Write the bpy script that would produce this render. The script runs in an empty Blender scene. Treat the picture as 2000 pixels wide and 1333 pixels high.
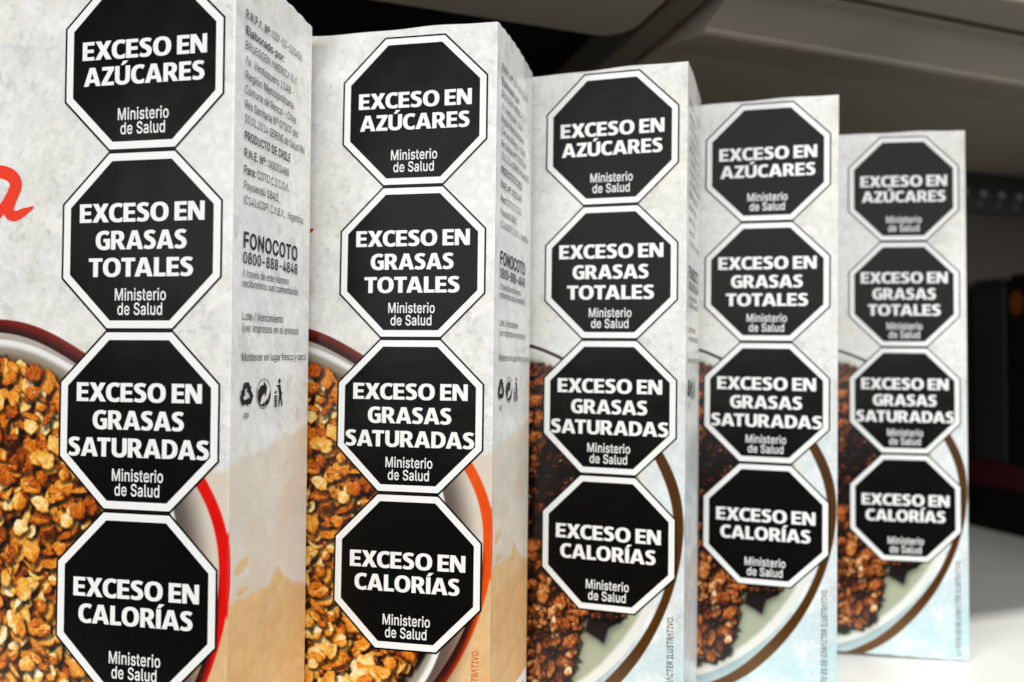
import bpy, math, random
import numpy as np
from mathutils import Matrix, Vector, Euler

random.seed(7)
S = 0.001                       # everything below is written in millimetres
ZS = 166.3                      # height of the camera above the shelf top
scene = bpy.context.scene
COL = scene.collection

# ------------------------------------------------------------------ camera
PITCH, ROLL, FPX = 0.02581564, 0.00614823, 1413.4


def rot(ax, a):
    return np.array(Matrix.Rotation(a, 3, ax))


RC = rot('Y', ROLL) @ rot('X', -PITCH)
right, fwd, up = RC.T @ np.array([1, 0, 0]), RC.T @ np.array([0, 1, 0]), RC.T @ np.array([0, 0, 1])
cam_data = bpy.data.cameras.new('camera')
cam = bpy.data.objects.new('camera', cam_data)
COL.objects.link(cam)
M = Matrix.Identity(4)
for i in range(3):
    M[i][0], M[i][1], M[i][2] = right[i], up[i], -fwd[i]
M[2][3] = ZS * S
cam.matrix_world = M
cam_data.sensor_width = 36.0
cam_data.lens = FPX / 2000 * 36.0
cam_data.clip_start = 0.005
cam_data.clip_end = 50
cam_data.dof.use_dof = True
cam_data.dof.focus_distance = 0.268
cam_data.dof.aperture_fstop = 6.3
cam_data.dof.aperture_blades = 0
scene.camera = cam

# ------------------------------------------------------------------ light
TH = math.radians(18)           # the shelf runs 18 degrees across the picture
EV = np.array([math.cos(TH), math.sin(TH), 0.0])
NV = np.array([-math.sin(TH), math.cos(TH), 0.0])


def shelf_pt(s, t, z):          # s along the shelf, t into the shelf, z above the shelf top (mm)
    p = EV * s + NV * t
    return Vector((p[0] * S, p[1] * S, z * S))


world = bpy.data.worlds.new('World')
scene.world = world
world.use_nodes = True
bg = world.node_tree.nodes['Background']
bg.inputs[0].default_value = (0.95, 0.98, 1.0, 1)
bg.inputs[1].default_value = 0.05


def area_light(name, s, t, z, target, sx, sy, power, colour):
    ld = bpy.data.lights.new(name, 'AREA')
    ld.shape = 'RECTANGLE'
    ld.size, ld.size_y = sx, sy
    ld.energy = power
    ld.color = colour
    o = bpy.data.objects.new(name, ld)
    COL.objects.link(o)
    o.location = shelf_pt(s, t, z)
    d = (shelf_pt(*target) - o.location).normalized()
    x = Vector(EV)
    x = (x - d * x.dot(d)).normalized()
    y = (-d).cross(x)
    m = Matrix((x, y, -d)).transposed().to_4x4()
    m.translation = o.location
    o.matrix_world = m
    return o


area_light('ceiling_tube', 250, -75, 2160, (250, 300, 100), 2.6, 0.09, 60, (1.0, 0.995, 0.975))
area_light('aisle_lights', -900, -1700, 760, (-900, 300, 150), 8.0, 1.25, 103, (0.985, 0.995, 1.0))

scene.view_settings.view_transform = 'Standard'
scene.view_settings.look = 'None'
scene.view_settings.exposure = 0.0
scene.view_settings.gamma = 1.0
scene.view_settings.use_curve_mapping = False
scene.cycles.max_bounces = 8
scene.cycles.use_denoising = True


# ------------------------------------------------------------------ helpers
def srgb(r, g, b):
    def f(c):
        c /= 255.0
        return c / 12.92 if c <= 0.04045 else ((c + 0.055) / 1.055) ** 2.4
    return (f(r), f(g), f(b), 1.0)


def material(name, colour, rough=0.5, spec=0.5, metallic=0.0, mottle=0.0, scale=40.0, bump=0.0, bump_scale=200.0,
             vcol=None, coat=0.0, stretch=(1, 1, 1), warp=0.0):
    m = bpy.data.materials.new(name)
    m.use_nodes = True
    nt = m.node_tree
    b = nt.nodes['Principled BSDF']
    b.inputs['Base Color'].default_value = colour
    b.inputs['Roughness'].default_value = rough
    b.inputs['Specular IOR Level'].default_value = spec
    b.inputs['Metallic'].default_value = metallic
    b.inputs['Coat Weight'].default_value = coat
    b.inputs['Coat Roughness'].default_value = 0.12
    if vcol:
        a = nt.nodes.new('ShaderNodeAttribute')
        a.attribute_name = vcol
        nt.links.new(a.outputs['Color'], b.inputs['Base Color'])
    tc = mp = None
    if mottle or bump:
        tc = nt.nodes.new('ShaderNodeTexCoord')
        mp = nt.nodes.new('ShaderNodeMapping')
        mp.inputs['Scale'].default_value = stretch
        nt.links.new(tc.outputs['Object'], mp.inputs['Vector'])
    if mottle:
        n = nt.nodes.new('ShaderNodeTexNoise')
        n.inputs['Scale'].default_value = scale
        n.inputs['Detail'].default_value = 6
        nt.links.new(mp.outputs[0], n.inputs['Vector'])
        mx = nt.nodes.new('ShaderNodeMix')
        mx.data_type = 'RGBA'
        c = colour
        mx.inputs[6].default_value = (c[0] * (1 - mottle), c[1] * (1 - mottle), c[2] * (1 - mottle), 1)
        mx.inputs[7].default_value = tuple(min(1, x * (1 + mottle)) for x in c[:3]) + (1,)
        nt.links.new(n.outputs['Fac'], mx.inputs[0])
        nt.links.new(mx.outputs[2], b.inputs['Base Color'])
        rr = nt.nodes.new('ShaderNodeMapRange')
        rr.inputs[3].default_value = rough * 0.8
        rr.inputs[4].default_value = min(1, rough * 1.25)
        nt.links.new(n.outputs['Fac'], rr.inputs[0])
        nt.links.new(rr.outputs[0], b.inputs['Roughness'])
    if bump:
        n2 = nt.nodes.new('ShaderNodeTexNoise')
        n2.inputs['Scale'].default_value = bump_scale
        n2.inputs['Detail'].default_value = 4
        nt.links.new(mp.outputs[0], n2.inputs['Vector'])
        bp = nt.nodes.new('ShaderNodeBump')
        bp.inputs['Strength'].default_value = bump
        bp.inputs['Distance'].default_value = 0.0005
        if warp:                # slow bulges of a filled carton
            n3 = nt.nodes.new('ShaderNodeTexNoise')
            n3.inputs['Scale'].default_value = 22
            n3.inputs['Detail'].default_value = 2
            nt.links.new(tc.outputs['Object'], n3.inputs['Vector'])
            b3 = nt.nodes.new('ShaderNodeBump')
            b3.inputs['Strength'].default_value = 1.0
            b3.inputs['Distance'].default_value = warp
            nt.links.new(n3.outputs['Fac'], b3.inputs['Height'])
            nt.links.new(b3.outputs[0], bp.inputs['Normal'])
        nt.links.new(n2.outputs['Fac'], bp.inputs['Height'])
        nt.links.new(bp.outputs[0], b.inputs['Normal'])
    return m


def mesh_obj(name, verts, faces, mats, parent=None, face_mats=None, smooth=False, scale=S):
    me = bpy.data.meshes.new(name)
    me.from_pydata([tuple(c * scale for c in v) for v in verts], [], faces)
    for m in (mats if isinstance(mats, (list, tuple)) else [mats]):
        me.materials.append(m)
    if face_mats:
        me.polygons.foreach_set('material_index', face_mats)
    if smooth:
        me.polygons.foreach_set('use_smooth', [True] * len(me.polygons))
    me.update()
    o = bpy.data.objects.new(name, me)
    COL.objects.link(o)
    o.parent = parent
    return o


def tag(o, label=None, cat=None, group=None, kind=None):
    if label:
        o['label'] = label
    if cat:
        o['category'] = cat
    if group:
        o['group'] = group
    if kind:
        o['kind'] = kind
    return o


def empty(name, parent=None):
    o = bpy.data.objects.new(name, None)
    o.empty_display_size = 0.02
    COL.objects.link(o)
    o.parent = parent
    return o


# ------------------------------------------------------------------ lettering
GLYPHS = {
 ' ': (188, ""),
 '(': (273, "89,207 90,244 94,283 101,324 109,364 119,403 132,441 145,477 160,510 177,539 236,539 191,428 161,313 156,276 152,241 151,207 160,115 188,16 236,-96 177,-96 150,-46 128,4 111,55 99,106 92,156"),
 ')': (273, "37,-96 86,18 113,116 122,207 121,241 117,276 112,313 82,428 37,539 97,539 113,510 128,477 142,441 154,403 164,364 173,323 179,283 183,244 184,207 182,156 174,104 161,53 144,3 123,-47 97,-96"),
 ',': (188, "38,-119 68,71 137,71 84,-119"),
 '-': (453, "337,244 337,188 114,188 114,244"),
 '.': (188, "95,-4 78,-1 63,9 53,24 50,41 53,59 63,73 78,83 95,87 113,83 128,73 138,59 141,41 138,24 128,9 113,-1"),
 '/': (249, "235,533 71,-76 14,-76 178,533"),
 '0': (453, "227,-7 191,-3 158,7 130,24 105,48 85,77 69,113 57,155 50,202 48,254 50,306 57,353 69,395 85,431 106,461 130,484 159,502 191,512 227,516 262,512 295,502 323,484 348,461 368,431 384,395 396,353 403,306 405,254 403,202 396,155 384,113 368,77 348,48 323,24 295,7 263,-3|227,50 250,52 271,60 290,74 306,92 320,116 330,144 338,176 342,213 344,254 342,295 338,332 330,365 320,393 306,416 290,435 271,449 250,457 227,460 203,457 182,449 163,435 147,416 134,393 123,365 115,332 111,295 109,254 111,213 115,176 123,144 134,116 147,92 163,74 182,60 203,52"),
 '1': (453, "76,0 76,55 391,55 391,0|276,509 276,0 212,0 212,448 209,448 86,358 86,427 198,509"),
 '2': (453, "64,0 64,47 234,229 282,282 311,327 318,348 320,371 317,397 308,419 293,436 273,449 250,457 224,460 196,457 172,447 153,433 139,413 130,390 127,362 66,362 68,391 75,418 86,442 102,464 121,482 143,496 168,507 196,513 225,516 254,513 281,507 306,497 328,482 346,465 361,445 372,423 379,398 381,372 378,345 371,318 363,299 351,280 336,259 267,180 153,60 153,57 389,57 389,0"),
 '3': (453, "218,-7 188,-5 159,1 133,10 108,22 88,38 70,57 57,79 48,104 44,132 109,132 115,107 126,87 144,71 165,59 191,52 219,50 248,53 275,61 297,74 315,93 325,116 329,145 326,172 316,196 299,217 275,234 254,241 229,246 201,248 157,248 157,299 288,448 288,452 70,452 70,509 372,509 372,461 211,278 211,289 247,290 279,286 308,276 333,262 354,244 371,222 383,198 391,173 393,145 390,116 383,90 370,66 354,45 333,27 309,12 281,2 251,-5"),
 '4': (453, "40,105 40,158 247,509 311,509 109,166 109,163 413,163 413,105|282,0 282,121 282,146 282,318 343,318 343,0"),
 '5': (453, "221,-7 192,-5 165,1 140,11 118,25 99,41 83,60 71,82 63,105 60,130 122,130 127,108 138,89 154,73 173,60 196,52 221,50 250,53 276,64 298,82 314,104 324,131 328,162 326,183 321,203 314,221 297,244 275,262 248,273 218,277 167,268 145,258 128,246 67,253 96,509 366,509 366,452 151,452 134,301 136,301 155,315 178,325 203,331 229,334 252,332 274,328 294,321 313,311 330,299 345,285 358,269 370,251 379,231 386,210 390,187 391,163 388,132 381,102 369,76 352,52 332,32 309,15 282,3 253,-4"),
 '6': (453, "226,-7 196,-4 168,3 142,15 119,31 100,51 84,74 73,101 66,130 64,162 65,187 71,212 80,239 93,268 112,302 137,340 252,509 322,509 151,261 145,261 165,288 196,307 235,314 265,312 291,305 316,295 337,280 355,262 370,240 380,215 387,187 389,157 387,127 379,98 368,73 352,50 333,30 310,14 284,3 257,-4|226,48 254,52 279,63 299,79 314,101 324,128 327,157 324,187 314,213 299,235 279,251 254,262 226,265 198,262 174,252 153,235 138,214 128,188 125,158 128,128 138,102 153,79 174,63 198,52"),
 '7': (453, "97,0 323,448 323,452 62,452 62,509 391,509 391,449 165,0"),
 '8': (453, "226,-7 193,-5 163,1 136,11 111,25 91,42 74,62 62,84 54,109 52,135 53,156 58,176 65,195 81,220 101,241 125,256 153,265 153,267 129,276 109,289 93,308 80,330 73,354 70,380 73,405 79,429 90,450 106,469 124,485 146,498 170,508 197,514 226,516 255,514 282,508 306,498 328,485 346,469 361,450 373,429 379,405 382,380 379,354 372,330 359,308 343,289 323,276 300,267 300,265 327,256 351,241 372,220 387,195 395,176 399,156 401,135 398,109 391,84 378,62 362,42 341,25 317,11 289,1 259,-5|226,49 258,52 285,60 307,74 323,91 333,113 337,139 333,165 322,189 305,208 283,223 256,232 226,235 196,232 169,223 147,208 130,189 119,165 115,139 119,113 129,91 145,74 167,60 185,54 205,50|226,290 252,292 274,300 293,313 307,330 316,351 319,376 316,399 308,420 294,437 275,449 252,457 226,460 200,457 177,449 159,437 145,420 136,399 133,376 136,351 145,330 159,313 178,300 201,292"),
 '9': (453, "226,516 256,513 285,506 310,494 333,478 352,458 368,434 380,408 387,378 389,347 387,322 382,296 373,270 359,240 340,207 315,168 200,0 130,0 301,248 307,248 287,221 257,202 218,195 188,197 161,203 137,214 116,229 98,247 83,269 72,294 66,321 64,352 66,382 73,411 85,436 101,459 120,479 143,494 168,506 196,513|226,460 199,457 174,446 154,429 138,407 129,381 125,352 129,322 138,295 154,274 174,257 199,247 226,243 254,247 279,257 299,273 314,295 324,321 327,350 324,381 314,407 299,429 279,446 254,457"),
 ':': (188, "95,-4 78,-1 63,9 53,24 50,41 53,59 63,73 78,83 95,87 113,83 128,73 138,59 141,41 138,24 128,9 113,-1|95,271 78,274 63,284 53,299 50,316 53,334 63,349 78,359 95,362 113,359 128,349 138,334 141,316 138,299 128,284 113,274"),
 'A': (480, "16,0 201,509 276,509 463,0 395,0 287,302 264,372 232,478 245,478 213,371 191,302 85,0|110,142 110,199 370,199 370,142"),
 'B': (456, "60,0 60,509 241,509 274,507 304,501 329,491 350,477 367,461 381,442 390,421 396,398 398,374 395,344 387,320 373,301 356,286 315,267 315,262 339,257 363,245 385,227 402,203 411,184 416,161 418,136 416,111 410,88 400,67 386,48 368,31 344,18 317,8 284,2 247,0|125,57 245,57 281,60 309,67 330,80 344,96 353,115 355,137 352,161 342,184 327,203 306,218 279,228 248,231 125,231|125,285 238,285 265,288 288,296 308,309 323,326 333,348 336,372 333,393 326,412 313,429 294,442 270,449 240,452 125,452"),
 'C': (510, "267,-7 225,-3 186,7 150,25 119,49 92,79 70,115 53,157 44,203 40,254 44,305 53,352 70,393 92,429 119,459 150,484 186,501 225,512 267,516 293,514 317,511 340,504 362,496 383,485 402,471 419,456 435,438 448,418 459,397 467,373 473,348 408,348 401,373 389,395 357,428 315,449 267,456 237,453 209,445 184,432 161,414 141,391 125,364 113,332 106,295 103,254 106,213 113,177 125,145 141,117 161,94 184,76 210,63 237,56 267,53 315,60 357,81 389,114 408,160 473,160 467,135 459,112 448,91 435,71 420,53 402,38 383,24 363,13 341,5 317,-2 293,-6"),
 'D': (502, "219,0 96,0 96,57 215,57 254,60 288,68 318,81 343,99 363,122 379,149 390,181 397,216 399,255 397,294 390,329 379,361 364,388 344,410 320,428 291,441 258,449 221,452 93,452 93,509 225,509 273,505 315,495 353,478 385,455 412,426 433,391 449,351 458,306 462,255 458,205 449,159 433,119 411,83 384,54 351,31 312,14 268,3|125,509 125,0 60,0 60,509"),
 'E': (419, "60,0 60,509 372,509 372,452 125,452 125,286 355,286 355,229 125,229 125,57 375,57 375,0"),
 'F': (410, "60,0 60,509 369,509 369,452 125,452 125,278 346,278 346,221 125,221 125,0"),
 'G': (520, "269,-7 225,-3 185,7 149,25 118,49 91,79 69,116 53,157 43,203 40,254 43,305 53,352 69,393 91,429 117,459 149,484 184,501 223,512 265,516 291,514 316,510 340,504 363,494 384,483 403,469 421,453 436,436 449,416 460,395 468,373 474,349 408,349 387,393 356,427 315,448 265,456 236,453 209,445 183,432 160,414 141,392 125,364 113,332 106,295 103,254 106,213 113,177 125,145 141,117 161,95 184,76 210,63 238,56 269,53 296,55 322,61 345,71 365,85 382,102 396,123 407,147 413,173 415,202 434,199 283,199 283,256 478,256 478,200 475,160 466,124 451,91 431,62 406,38 377,19 344,5 308,-4"),
 'H': (517, "60,0 60,509 125,509 125,289 392,289 392,509 457,509 457,0 392,0 392,232 125,232 125,0"),
 'I': (300, "31,0 31,57 118,57 118,452 31,452 31,509 269,509 269,452 183,452 183,57 269,57 269,0"),
 'L': (393, "60,0 60,509 125,509 125,57 361,57 361,0"),
 'M': (628, "60,0 60,509 152,509 277,187 287,159 299,123 311,84 322,49 307,49 318,83 330,121 342,158 352,187 476,509 568,509 568,0 504,0 504,291 504,327 505,369 506,413 507,457 513,457 498,409 482,363 467,322 456,291 342,0 286,0 170,291 159,321 145,361 129,408 112,457 119,457 120,416 121,372 122,328 122,291 122,0"),
 'N': (523, "60,0 60,509 136,509 343,183 363,151 388,107 414,55 405,54 401,108 399,157 399,195 399,509 463,509 463,0 387,0 202,290 177,331 148,381 108,452 119,454 122,384 124,328 125,291 125,0"),
 'O': (533, "267,-7 225,-3 186,7 150,25 119,49 92,79 70,115 53,157 44,203 40,254 44,305 53,352 70,393 92,429 119,459 150,484 186,501 225,512 267,516 309,512 348,501 384,484 415,459 442,429 464,393 480,352 490,305 493,254 490,203 480,157 464,115 442,79 415,49 384,25 348,7 309,-3|267,53 296,55 324,63 349,76 372,94 392,116 408,144 420,176 428,213 430,254 428,295 420,332 408,365 392,392 372,415 349,433 324,446 296,453 267,456 237,453 210,445 184,433 161,415 142,392 125,364 113,332 106,295 103,254 106,213 113,176 125,144 142,117 161,94 184,76 210,63 237,55"),
 'P': (445, "60,0 60,509 235,509 272,506 305,499 332,487 356,471 375,452 390,430 400,404 407,377 409,348 407,318 400,291 390,265 375,243 356,223 332,207 305,195 272,188 235,186 109,186 109,242 233,242 257,244 279,248 297,256 318,272 333,294 342,319 344,348 342,376 333,402 318,423 297,439 279,446 257,451 232,452 125,452 125,0"),
 'R': (449, "60,0 60,509 236,509 273,506 305,500 333,489 356,473 376,455 390,433 401,408 407,381 409,352 407,323 401,296 390,271 376,250 356,232 333,217 305,206 273,200 236,198 96,198 96,255 234,255 258,256 280,260 298,267 319,281 334,300 342,324 345,352 342,380 334,405 319,425 298,440 279,446 258,451 233,452 125,452 125,0|353,0 230,229 303,229 428,0"),
 'S': (447, "224,-9 188,-7 156,-1 128,9 102,23 81,40 64,60 51,83 42,109 38,137 104,137 110,110 123,88 142,71 166,59 194,52 224,49 246,50 267,54 286,60 311,74 329,92 341,114 346,139 342,161 332,179 316,193 296,205 245,222 184,239 145,253 112,269 86,289 67,313 56,341 52,372 54,400 62,425 75,448 92,468 113,484 138,498 165,508 195,514 227,516 259,514 289,508 316,498 340,484 360,468 377,449 390,427 398,403 401,378 337,378 332,402 320,421 302,437 280,449 254,456 225,459 194,456 167,448 145,435 129,418 118,398 115,376 119,352 131,334 148,319 169,308 212,293 264,279 312,264 359,238 379,220 395,198 402,180 407,161 408,139 406,112 399,87 386,64 370,43 349,25 323,11 294,0 261,-7"),
 'T': (449, "32,452 32,509 417,509 417,452 257,452 257,0 193,0 193,452"),
 'U': (517, "259,-8 220,-6 186,2 154,15 126,33 103,55 85,80 71,108 63,140 60,173 60,509 124,509 124,178 126,155 132,133 141,113 153,95 169,80 187,68 208,59 232,53 259,52 285,53 309,59 331,68 349,80 364,95 377,113 385,133 391,155 393,178 393,509 457,509 457,173 454,140 446,108 433,80 414,55 391,33 363,15 332,2 297,-6"),
 'V': (480, "204,0 16,509 84,509 192,206 215,137 248,31 235,31 267,138 290,206 395,509 463,509 278,0"),
 'X': (474, "18,0 217,284 217,236 29,509 104,509 178,400 204,361 223,329 243,292 232,292 252,329 272,361 298,400 374,509 446,509 259,239 259,287 456,0 382,0 292,129 268,165 250,195 230,231 244,231 225,196 206,166 182,129 91,0"),
 'a': (389, "160,-9 137,-7 115,-3 94,5 76,15 60,29 48,45 38,63 32,84 30,108 34,138 43,161 58,179 78,193 125,211 178,220 234,227 265,235 273,243 276,255 276,257 273,279 267,297 256,311 240,322 220,329 196,331 171,329 149,322 118,301 100,274 41,291 51,313 64,331 79,346 95,358 114,368 133,375 153,380 173,383 194,384 239,379 286,360 306,343 322,320 330,301 335,278 337,251 337,0 277,0 277,52 272,52 252,25 215,1 190,-6|170,45 202,49 228,59 248,74 263,93 272,115 276,138 276,190 259,182 231,176 200,171 175,168 134,159 117,150 103,139 95,124 92,105 94,87 102,72 114,61 130,52"),
 'b': (424, "229,-8 198,-5 172,4 138,31 118,59 112,59 112,0 53,0 53,509 114,509 114,319 118,319 137,346 171,373 197,381 229,384 259,382 287,374 313,361 335,342 354,320 370,293 381,261 388,227 390,189 388,151 381,116 370,84 355,57 336,34 313,16 288,3 260,-6|220,47 242,49 262,55 279,66 294,80 306,97 316,117 323,139 327,163 328,189 327,215 323,239 316,261 307,281 295,298 280,311 262,322 243,328 220,330 198,328 178,322 161,312 147,299 134,282 125,263 118,241 114,216 113,189 114,162 118,138 125,115 135,95 147,78 162,65 179,55 198,49"),
 'c': (396, "207,-8 174,-5 144,3 117,16 93,35 72,58 56,85 44,116 37,150 34,187 37,225 44,260 56,291 72,318 93,341 117,360 144,374 174,382 207,384 260,377 305,356 340,322 362,277 303,262 290,289 270,311 242,325 207,330 184,328 163,321 145,310 130,296 118,278 108,258 102,236 98,212 96,187 98,163 102,139 108,117 118,97 130,80 145,66 163,55 184,49 207,46 243,52 271,66 292,89 304,117 363,102 354,78 341,56 306,21 261,-1"),
 'd': (424, "195,-8 165,-6 137,3 111,16 89,34 70,57 55,84 43,116 36,151 34,189 36,227 43,261 55,293 70,320 89,342 112,361 137,374 165,382 196,384 228,381 253,373 287,346 306,319 311,319 311,509 372,509 372,0 313,0 313,59 307,59 287,31 252,4 227,-5|205,47 226,49 246,55 263,65 278,78 290,95 299,115 306,138 310,162 312,189 310,216 306,241 300,263 290,282 278,299 263,312 246,322 227,328 205,330 182,328 162,322 145,311 130,298 118,281 108,261 102,239 98,215 96,189 98,163 102,139 109,117 118,97 130,80 145,66 162,55 182,49"),
 'e': (404, "212,-8 177,-5 145,3 117,16 92,35 72,58 56,85 44,116 37,150 34,187 36,224 44,258 55,290 71,317 91,340 115,359 142,373 172,382 205,384 226,383 246,380 266,374 285,366 303,355 319,341 334,324 347,305 357,282 365,256 370,227 371,194 371,169 75,169 75,221 338,221 310,202 308,226 304,248 298,269 283,294 263,314 237,326 205,330 183,328 164,323 146,313 125,294 109,270 99,241 96,211 96,178 98,151 102,127 110,106 121,88 135,73 151,61 169,53 190,48 212,46 254,53 285,73 306,105 365,91 353,63 335,39 320,26 302,14 283,4 261,-3 237,-7"),
 'f': (254, "228,379 228,327 6,327 6,379|81,0 81,432 84,461 96,486 113,505 135,519 161,527 187,530 222,527 243,521 227,468 215,472 195,474 171,470 154,460 145,443 142,419 142,0"),
 'g': (425, "207,-151 180,-149 156,-146 134,-140 105,-127 82,-110 64,-91 51,-69 101,-41 122,-66 154,-88 178,-95 207,-97 236,-95 261,-87 282,-75 298,-58 308,-34 311,-6 311,68 306,68 287,41 252,16 227,8 195,5 165,7 138,14 113,27 90,43 71,65 55,90 43,120 36,154 34,191 36,229 43,263 55,293 71,320 90,342 112,361 138,374 166,382 196,384 228,382 253,373 288,346 308,319 313,319 313,379 372,379 372,-9 370,-40 363,-67 350,-90 334,-109 314,-124 291,-136 265,-144 237,-149|205,59 227,61 246,66 264,75 285,95 300,121 307,142 311,166 312,193 311,219 307,242 300,264 291,283 279,299 264,312 247,322 227,328 205,330 182,328 163,322 145,312 130,298 118,282 109,262 102,241 98,218 96,193 98,167 102,144 109,123 124,96 145,76 163,66 183,61"),
 'h': (410, "114,227 114,0 53,0 53,509 114,509 114,287 102,287 116,319 132,344 152,362 175,374 200,382 227,384 252,383 275,377 295,369 313,356 328,340 341,321 350,298 355,271 357,240 357,0 296,0 296,235 293,263 286,286 273,304 256,318 235,326 210,329 184,326 161,317 141,303 126,283 117,257"),
 'i': (167, "53,0 53,379 114,379 114,0|84,443 67,446 54,455 44,468 41,483 44,499 54,512 67,521 84,524 100,521 114,512 123,499 126,483 123,468 114,455 100,446"),
 'l': (189, "139,-2 112,0 91,8 74,20 62,37 55,59 53,84 53,509 114,509 114,99 115,77 120,62 130,54 146,52 160,53 170,54 181,3 162,-1"),
 'm': (610, "53,0 53,379 112,379 112,295 108,295 118,323 132,346 151,363 172,376 195,384 219,386 245,383 268,375 287,361 303,342 314,320 321,295 312,295 322,321 337,343 357,361 381,375 407,383 437,386 458,385 478,380 497,372 514,361 529,346 541,328 550,307 555,283 557,255 557,0 496,0 496,254 493,279 485,298 473,313 447,326 419,330 395,328 374,320 358,307 345,290 338,270 335,247 335,0 274,0 274,260 269,288 253,311 229,326 199,330 178,328 158,320 140,307 126,289 117,266 114,238 114,0"),
 'n': (410, "114,227 114,0 53,0 53,379 112,379 112,287 102,287 116,319 132,344 152,362 175,374 200,382 227,384 252,383 275,377 295,369 313,356 328,340 341,321 350,298 355,271 357,240 357,0 296,0 296,235 293,263 286,286 273,304 256,318 235,326 210,329 184,326 161,317 141,303 126,283 117,257"),
 'o': (415, "207,-8 174,-5 144,3 117,16 93,35 72,58 56,85 44,116 37,150 34,187 37,225 44,260 56,291 72,318 93,341 117,360 144,374 174,382 207,384 241,382 271,374 299,360 323,341 343,318 359,291 371,260 379,225 381,187 379,150 371,116 359,85 343,58 323,35 299,16 271,3 241,-5|207,46 231,49 252,55 270,66 285,80 298,97 307,117 314,139 318,163 319,187 318,212 314,236 307,258 298,278 285,296 270,310 252,321 231,328 207,330 184,328 163,321 145,310 130,296 118,278 108,258 102,236 98,212 96,187 98,163 102,139 108,117 118,97 130,80 145,66 163,55 184,49"),
 'p': (424, "53,-143 53,379 112,379 112,319 118,319 137,346 171,373 197,381 229,384 259,382 287,374 313,361 335,342 354,320 370,293 381,261 388,227 390,189 388,151 381,116 370,84 355,57 336,34 313,16 288,3 260,-6 229,-8 198,-5 173,4 138,31 118,59 114,59 114,-143|220,47 242,49 262,55 279,66 294,80 306,97 316,117 323,139 327,163 328,189 327,215 323,239 316,261 307,281 295,298 280,311 262,322 243,328 220,330 198,328 178,322 161,312 147,299 134,282 125,263 118,241 114,216 113,189 114,162 118,138 125,115 135,95 147,78 162,65 179,55 198,49"),
 'q': (424, "372,-143 311,-143 311,59 306,59 287,31 252,4 227,-5 195,-8 165,-6 137,3 111,16 89,34 70,57 55,84 43,116 36,151 34,189 36,227 43,261 55,293 70,320 89,342 112,361 137,374 165,382 196,384 228,381 253,373 287,346 307,319 313,319 313,379 372,379|205,47 226,49 246,55 263,65 278,78 290,95 299,115 306,138 310,162 312,189 310,216 306,241 300,263 290,282 278,299 263,312 246,322 227,328 205,330 182,328 162,322 145,311 130,298 118,281 108,261 102,239 98,215 96,189 98,163 102,139 109,117 118,97 130,80 145,66 162,55 182,49"),
 'r': (259, "53,0 53,379 112,379 112,321 115,321 130,347 152,367 171,377 191,383 213,385 229,384 243,384 243,322 230,324 207,326 182,323 159,315 140,301 126,284 117,262 114,237 114,0"),
 's': (365, "182,-8 157,-7 133,-3 112,3 93,12 76,24 62,38 50,54 41,73 36,94 94,107 105,79 124,60 150,49 181,45 206,47 227,53 244,62 262,81 268,103 265,121 254,136 237,147 212,155 149,170 118,180 92,192 72,208 58,227 50,249 47,274 49,295 55,314 65,332 79,347 95,360 115,370 137,378 161,383 187,384 212,383 234,379 254,372 279,358 299,339 314,316 324,290 268,277 258,298 243,316 219,328 187,333 156,329 131,317 114,299 109,277 112,258 124,243 144,232 172,223 229,209 261,200 287,187 306,171 320,153 328,131 331,107 329,85 323,65 312,47 298,31 281,18 260,6 236,-2 210,-7"),
 't': (227, "204,379 204,327 6,327 6,379|65,471 126,471 126,98 128,76 136,61 150,53 170,50 185,51 202,54 213,2 192,-3 168,-4 138,-1 113,7 92,21 77,41 68,64 65,93"),
 'u': (410, "182,-5 158,-3 135,2 115,11 97,23 82,39 69,59 60,82 54,109 53,139 53,379 114,379 114,144 116,117 124,94 137,75 154,61 175,53 200,50 226,53 249,62 268,77 283,97 293,122 296,153 296,379 357,379 357,0 298,0 298,92 307,92 294,60 277,35 257,17 234,5 209,-3"),
 'v': (389, "163,0 17,379 84,379 165,155 187,87 206,21 184,21 203,87 224,155 305,379 371,379 226,0"),
 'y': (389, "47,-139 61,-86 71,-87 104,-89 118,-84 130,-74 141,-58 151,-36 163,-1 17,379 84,379 165,155 187,87 206,21 184,21 202,87 224,155 305,379 371,379 204,-58 177,-107 159,-124 139,-136 117,-143 91,-145 65,-143"),
 'º': (335, "167,221 140,223 115,229 93,239 73,253 57,271 43,291 33,315 28,340 26,368 28,397 33,423 43,447 57,467 73,485 93,498 115,509 140,515 167,517 194,515 219,509 242,498 261,485 278,467 291,447 301,423 307,397 309,368 307,340 301,314 291,291 278,270 261,253 242,239 219,229 194,223|167,269 193,273 214,283 230,299 241,319 248,342 250,368 248,395 241,419 230,439 214,455 193,465 167,468 142,465 121,455 105,439 94,419 87,395 85,368 87,342 94,319 105,299 121,283 142,273"),
 'Á': (480, "16,0 201,509 276,509 463,0 395,0 287,302 264,372 232,478 245,478 213,371 191,302 85,0|110,142 110,199 370,199 370,142|213,558 260,659 329,659 263,558"),
 'é': (404, "212,-8 177,-5 145,3 117,16 92,35 72,58 56,85 44,116 37,150 34,187 36,224 44,258 55,290 71,317 91,340 115,359 142,373 172,382 205,384 226,383 246,380 266,374 285,366 303,355 319,341 334,324 347,305 357,282 365,256 370,227 371,194 371,169 75,169 75,221 338,221 310,202 308,226 304,248 298,269 283,294 263,314 237,326 205,330 183,328 164,323 146,313 125,294 109,270 99,241 96,211 96,178 98,151 102,127 110,106 121,88 135,73 151,61 169,53 190,48 212,46 254,53 285,73 306,105 365,91 353,63 335,39 320,26 302,14 283,4 261,-3 237,-7|177,429 225,529 293,529 227,429"),
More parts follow.
